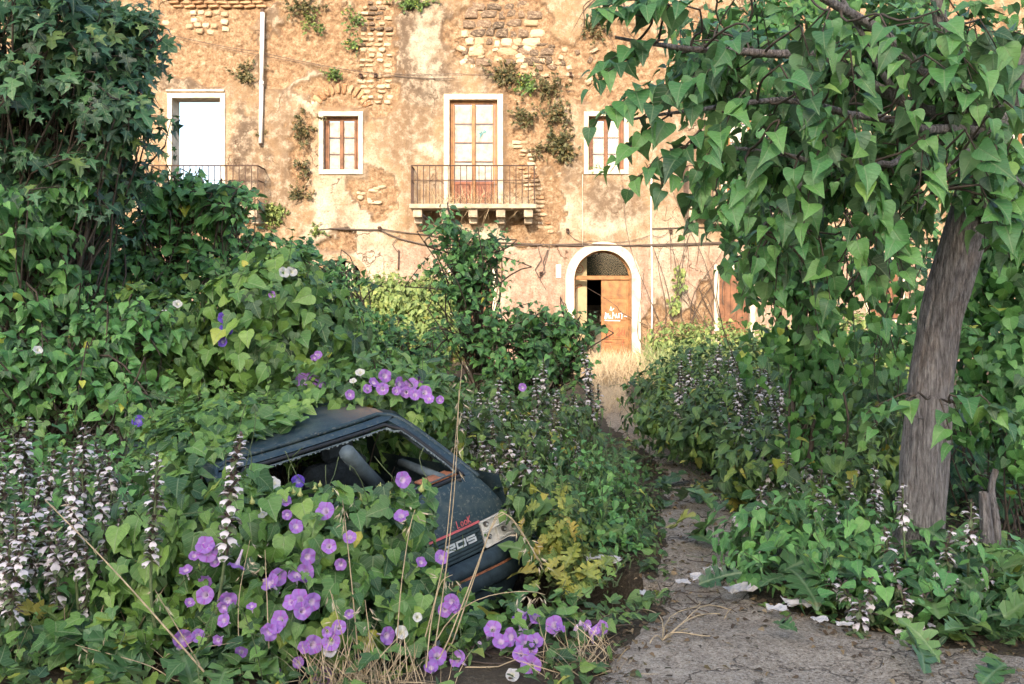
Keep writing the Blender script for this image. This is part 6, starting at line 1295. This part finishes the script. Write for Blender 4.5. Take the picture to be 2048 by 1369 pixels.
for k, s in enumerate([[(430,1369,4.1),(300,1220,4.15),(200,1110,4.15),(90,1000,4.2)], [(400,1330,4.15),(345,1240,4.2),(310,1180,4.2)], [(360,1369,4.15),(300,1330,4.15),(150,1290,4.15)], [(480,1369,4.2),(475,1200,4.25),(500,1080,4.3)]]): oat(OL_, s, r0=.005 if k == 0 else .003, spk=7, seed=30+k)
OP_ = empty('broken_oat', G(1310,1290), 'broken dry oat stalk lying across the path', 'grass')
for k in range(7):
    a = G(1325,1290); b = G([1440,1400,1420,1280,1470,1300,1460][k], [1240,1215,1285,1230,1235,1300,1228][k]); T = Tubes(); c = curve(a+[0,0,.02], b+[0,0,.03], sag=-.03, wob=.05, n=8, seed=k); T.add(c, .003, 4); T.build('stalk', OP_, M['straw'])
# litter on the path: paper scraps, dead leaves, pebbles, twigs
def scrap(px, py, w_, d_, seed, label, rot=0):
    r = np.random.default_rng(seed); g = G(px, py); n = 7; a = np.linspace(-1, 1, n); V = []
    for i in range(n):
        for j in range(n):
            e = 1-.25*r.random() if abs(a[i]) > .9 or abs(a[j]) > .9 else 1; x, y = a[i]*w_/2*e, a[j]*d_/2*e; V.append((x*math.cos(rot)-y*math.sin(rot), x*math.sin(rot)+y*math.cos(rot), .035+.05*r.random()*(w_/.3)+.01))
    F = [(i*n+j, i*n+j+1, (i+1)*n+j+1, (i+1)*n+j) for i in range(n-1) for j in range(n-1)]; o = link('paper_scrap', pymesh('paper_scrap', V, F, M['paper'], False)); o.location = g; tag(o, label, 'litter', 'paper scraps on the path')
    s = o.modifiers.new('t', 'SOLIDIFY'); s.thickness = .002
for a in [(1365,1183,.12,.10,1,'small round white scrap on the path, leftmost of the litter'),(1405,1175,.20,.16,2,'flat white scrap in the middle of the path'),(1425,1158,.16,.12,3,'pale scrap behind the flat one on the path'),(1480,1200,.28,.12,4,'long crumpled white paper at the right path edge',.5),(1555,1238,.16,.12,5,'white scrap right of the long paper, under the leaves'),(1600,1228,.24,.16,6,'largest crumpled paper by the right bank'),
    (1640,1260,.12,.08,7,'tiny scrap right of the largest paper'),(1290,1205,.10,.10,8,'white scrap among the weeds left of the path'),(1205,1140,.34,.14,9,'pale broken slab among weeds left of the path'),(1690,1270,.14,.06,10,'white litter below the low acanthus')]: scrap(a[0], a[1], a[2]*.7, a[3]*.8, *a[4:])
r = np.random.default_rng(123); root = empty('leaf_litter', G(1400,1200), 'brown dead leaves and straw bits scattered along the path edges', 'litter'); root['kind'] = 'stuff'; L = Leaves()
q = np.stack([r.uniform(-1, 4.5, 16000), 3.9+r.beta(1.1, 2.2, 16000)*9, np.zeros(16000)], 1); sd = polydist(q[:,0], q[:,1], PATH); pk = np.exp(-np.abs(sd)/.16)+.06+.25*(fbm(q[:,0]*2, q[:,1]*2, 91, 3) > .6)*np.exp(-np.abs(sd)/.4); q = q[r.random(16000) < pk]
n = len(q); q[:,2] = np.maximum(pz(q[:,0], q[:,1]), gz(q[:,0], q[:,1]))+.006+.012*r.random(n); L.add(q, nrm(r.normal(0,1,(n,3))*[1,1,.15]), nrm(UP+r.normal(0,.35,(n,3))), r.uniform(.008,.042,n)); L.build(root, 'mulb', M['dryl'], 0, 4)
root = empty('ground_cover', G(1250,1180), 'creeping weeds carpeting the soil beside the path', 'weeds'); root['kind'] = 'stuff'; L = Leaves(); r = np.random.default_rng(444)
q = np.stack([r.uniform(-2.4, 3.6, 26000), 3.95+r.beta(1, 1.8, 26000)*8, np.zeros(26000)], 1); sd = polydist(q[:,0], q[:,1], PATH); pk = np.where(sd < -.015, .55, np.exp(-np.maximum(sd, 0)/.05)*.25)*ss(.32, .5, fbm(q[:,0]*2.2, q[:,1]*2.2, 95, 3)); q = q[r.random(26000) < pk]
n = len(q); q[:,2] = gz(q[:,0], q[:,1])+.02+.09*r.random(n)**2; L.add(q, nrm(r.normal(0,1,(n,3))*[1,1,.3]), nrm(UP+np.array([0,-.35,0])+r.normal(0,.35,(n,3))), r.uniform(.025,.085,n)); L.build(root, 'herbmix', M['herb'], 0, 6)
root = empty('gravel', G(1400,1290), 'small pebbles and crumbs on the path', 'gravel'); root['kind'] = 'stuff'
n = 5200; q = np.stack([r.uniform(-.5, 4, n), 4.0+r.beta(1., 2.4, n)*6, np.zeros(n)], 1); q = q[polydist(q[:,0], q[:,1], PATH) > .02]; n = len(q); base_ = np.array([(1,0,0),(-.5,.87,0),(-.5,-.87,0),(0,0,.9),(.1,.1,-.5)]); f_ = np.array([(0,1,3),(1,2,3),(2,0,3)])
q[:,2] = pz(q[:,0], q[:,1])+.001; sz = .003+.009*r.random(n)**4; an = r.uniform(0, 6.3, n); c_, s_ = np.cos(an), np.sin(an); W = base_[None]*sz[:,None,None]*r.uniform(.6,1.3,(n,5,1)); W = np.stack([W[...,0]*c_[:,None]-W[...,1]*s_[:,None], W[...,0]*s_[:,None]+W[...,1]*c_[:,None], W[...,2]], -1)+q[:,None]
link('pebbles', npmesh('pebbles', W.reshape(-1,3)-np.array(root.location), (f_[None]+(np.arange(n)*5)[:,None,None]).reshape(-1,3), M['path'], smooth=False), root, None, 'stuff')
root = empty('fallen_twigs', G(1420,1080), 'thin fallen twigs across the path', 'twigs'); root['kind'] = 'stuff'; T = Tubes()
for k in range(46):
    g = G(r.uniform(1310, 1500), r.uniform(960, 1250)); a = r.uniform(0, 6.3); l_ = r.uniform(.05, .35); T.add(curve(g+[0,0,.03], g+np.array([math.cos(a)*l_, math.sin(a)*l_, .03]), wob=.1, n=6, seed=k), r.uniform(.0015, .004), 4)
T.build('twig', root, M['twig'])
# tangled bare stems in the dark gaps
root = empty('dry_stems', G(200,980), 'tangle of thin bare stems in the dark gap at the left', 'stems'); root['kind'] = 'stuff'; T = Tubes()
for k in range(90):
    x = r.uniform(0, 420); T.add(curve(P(x, 600, 7.2)*[1,1,0], P(x+r.normal(0, 90), r.uniform(780, 900), 7.0+r.normal(0,.2)), wob=.12, n=8, seed=k), .003, 3)
T.build('stem', root, M['twig'])
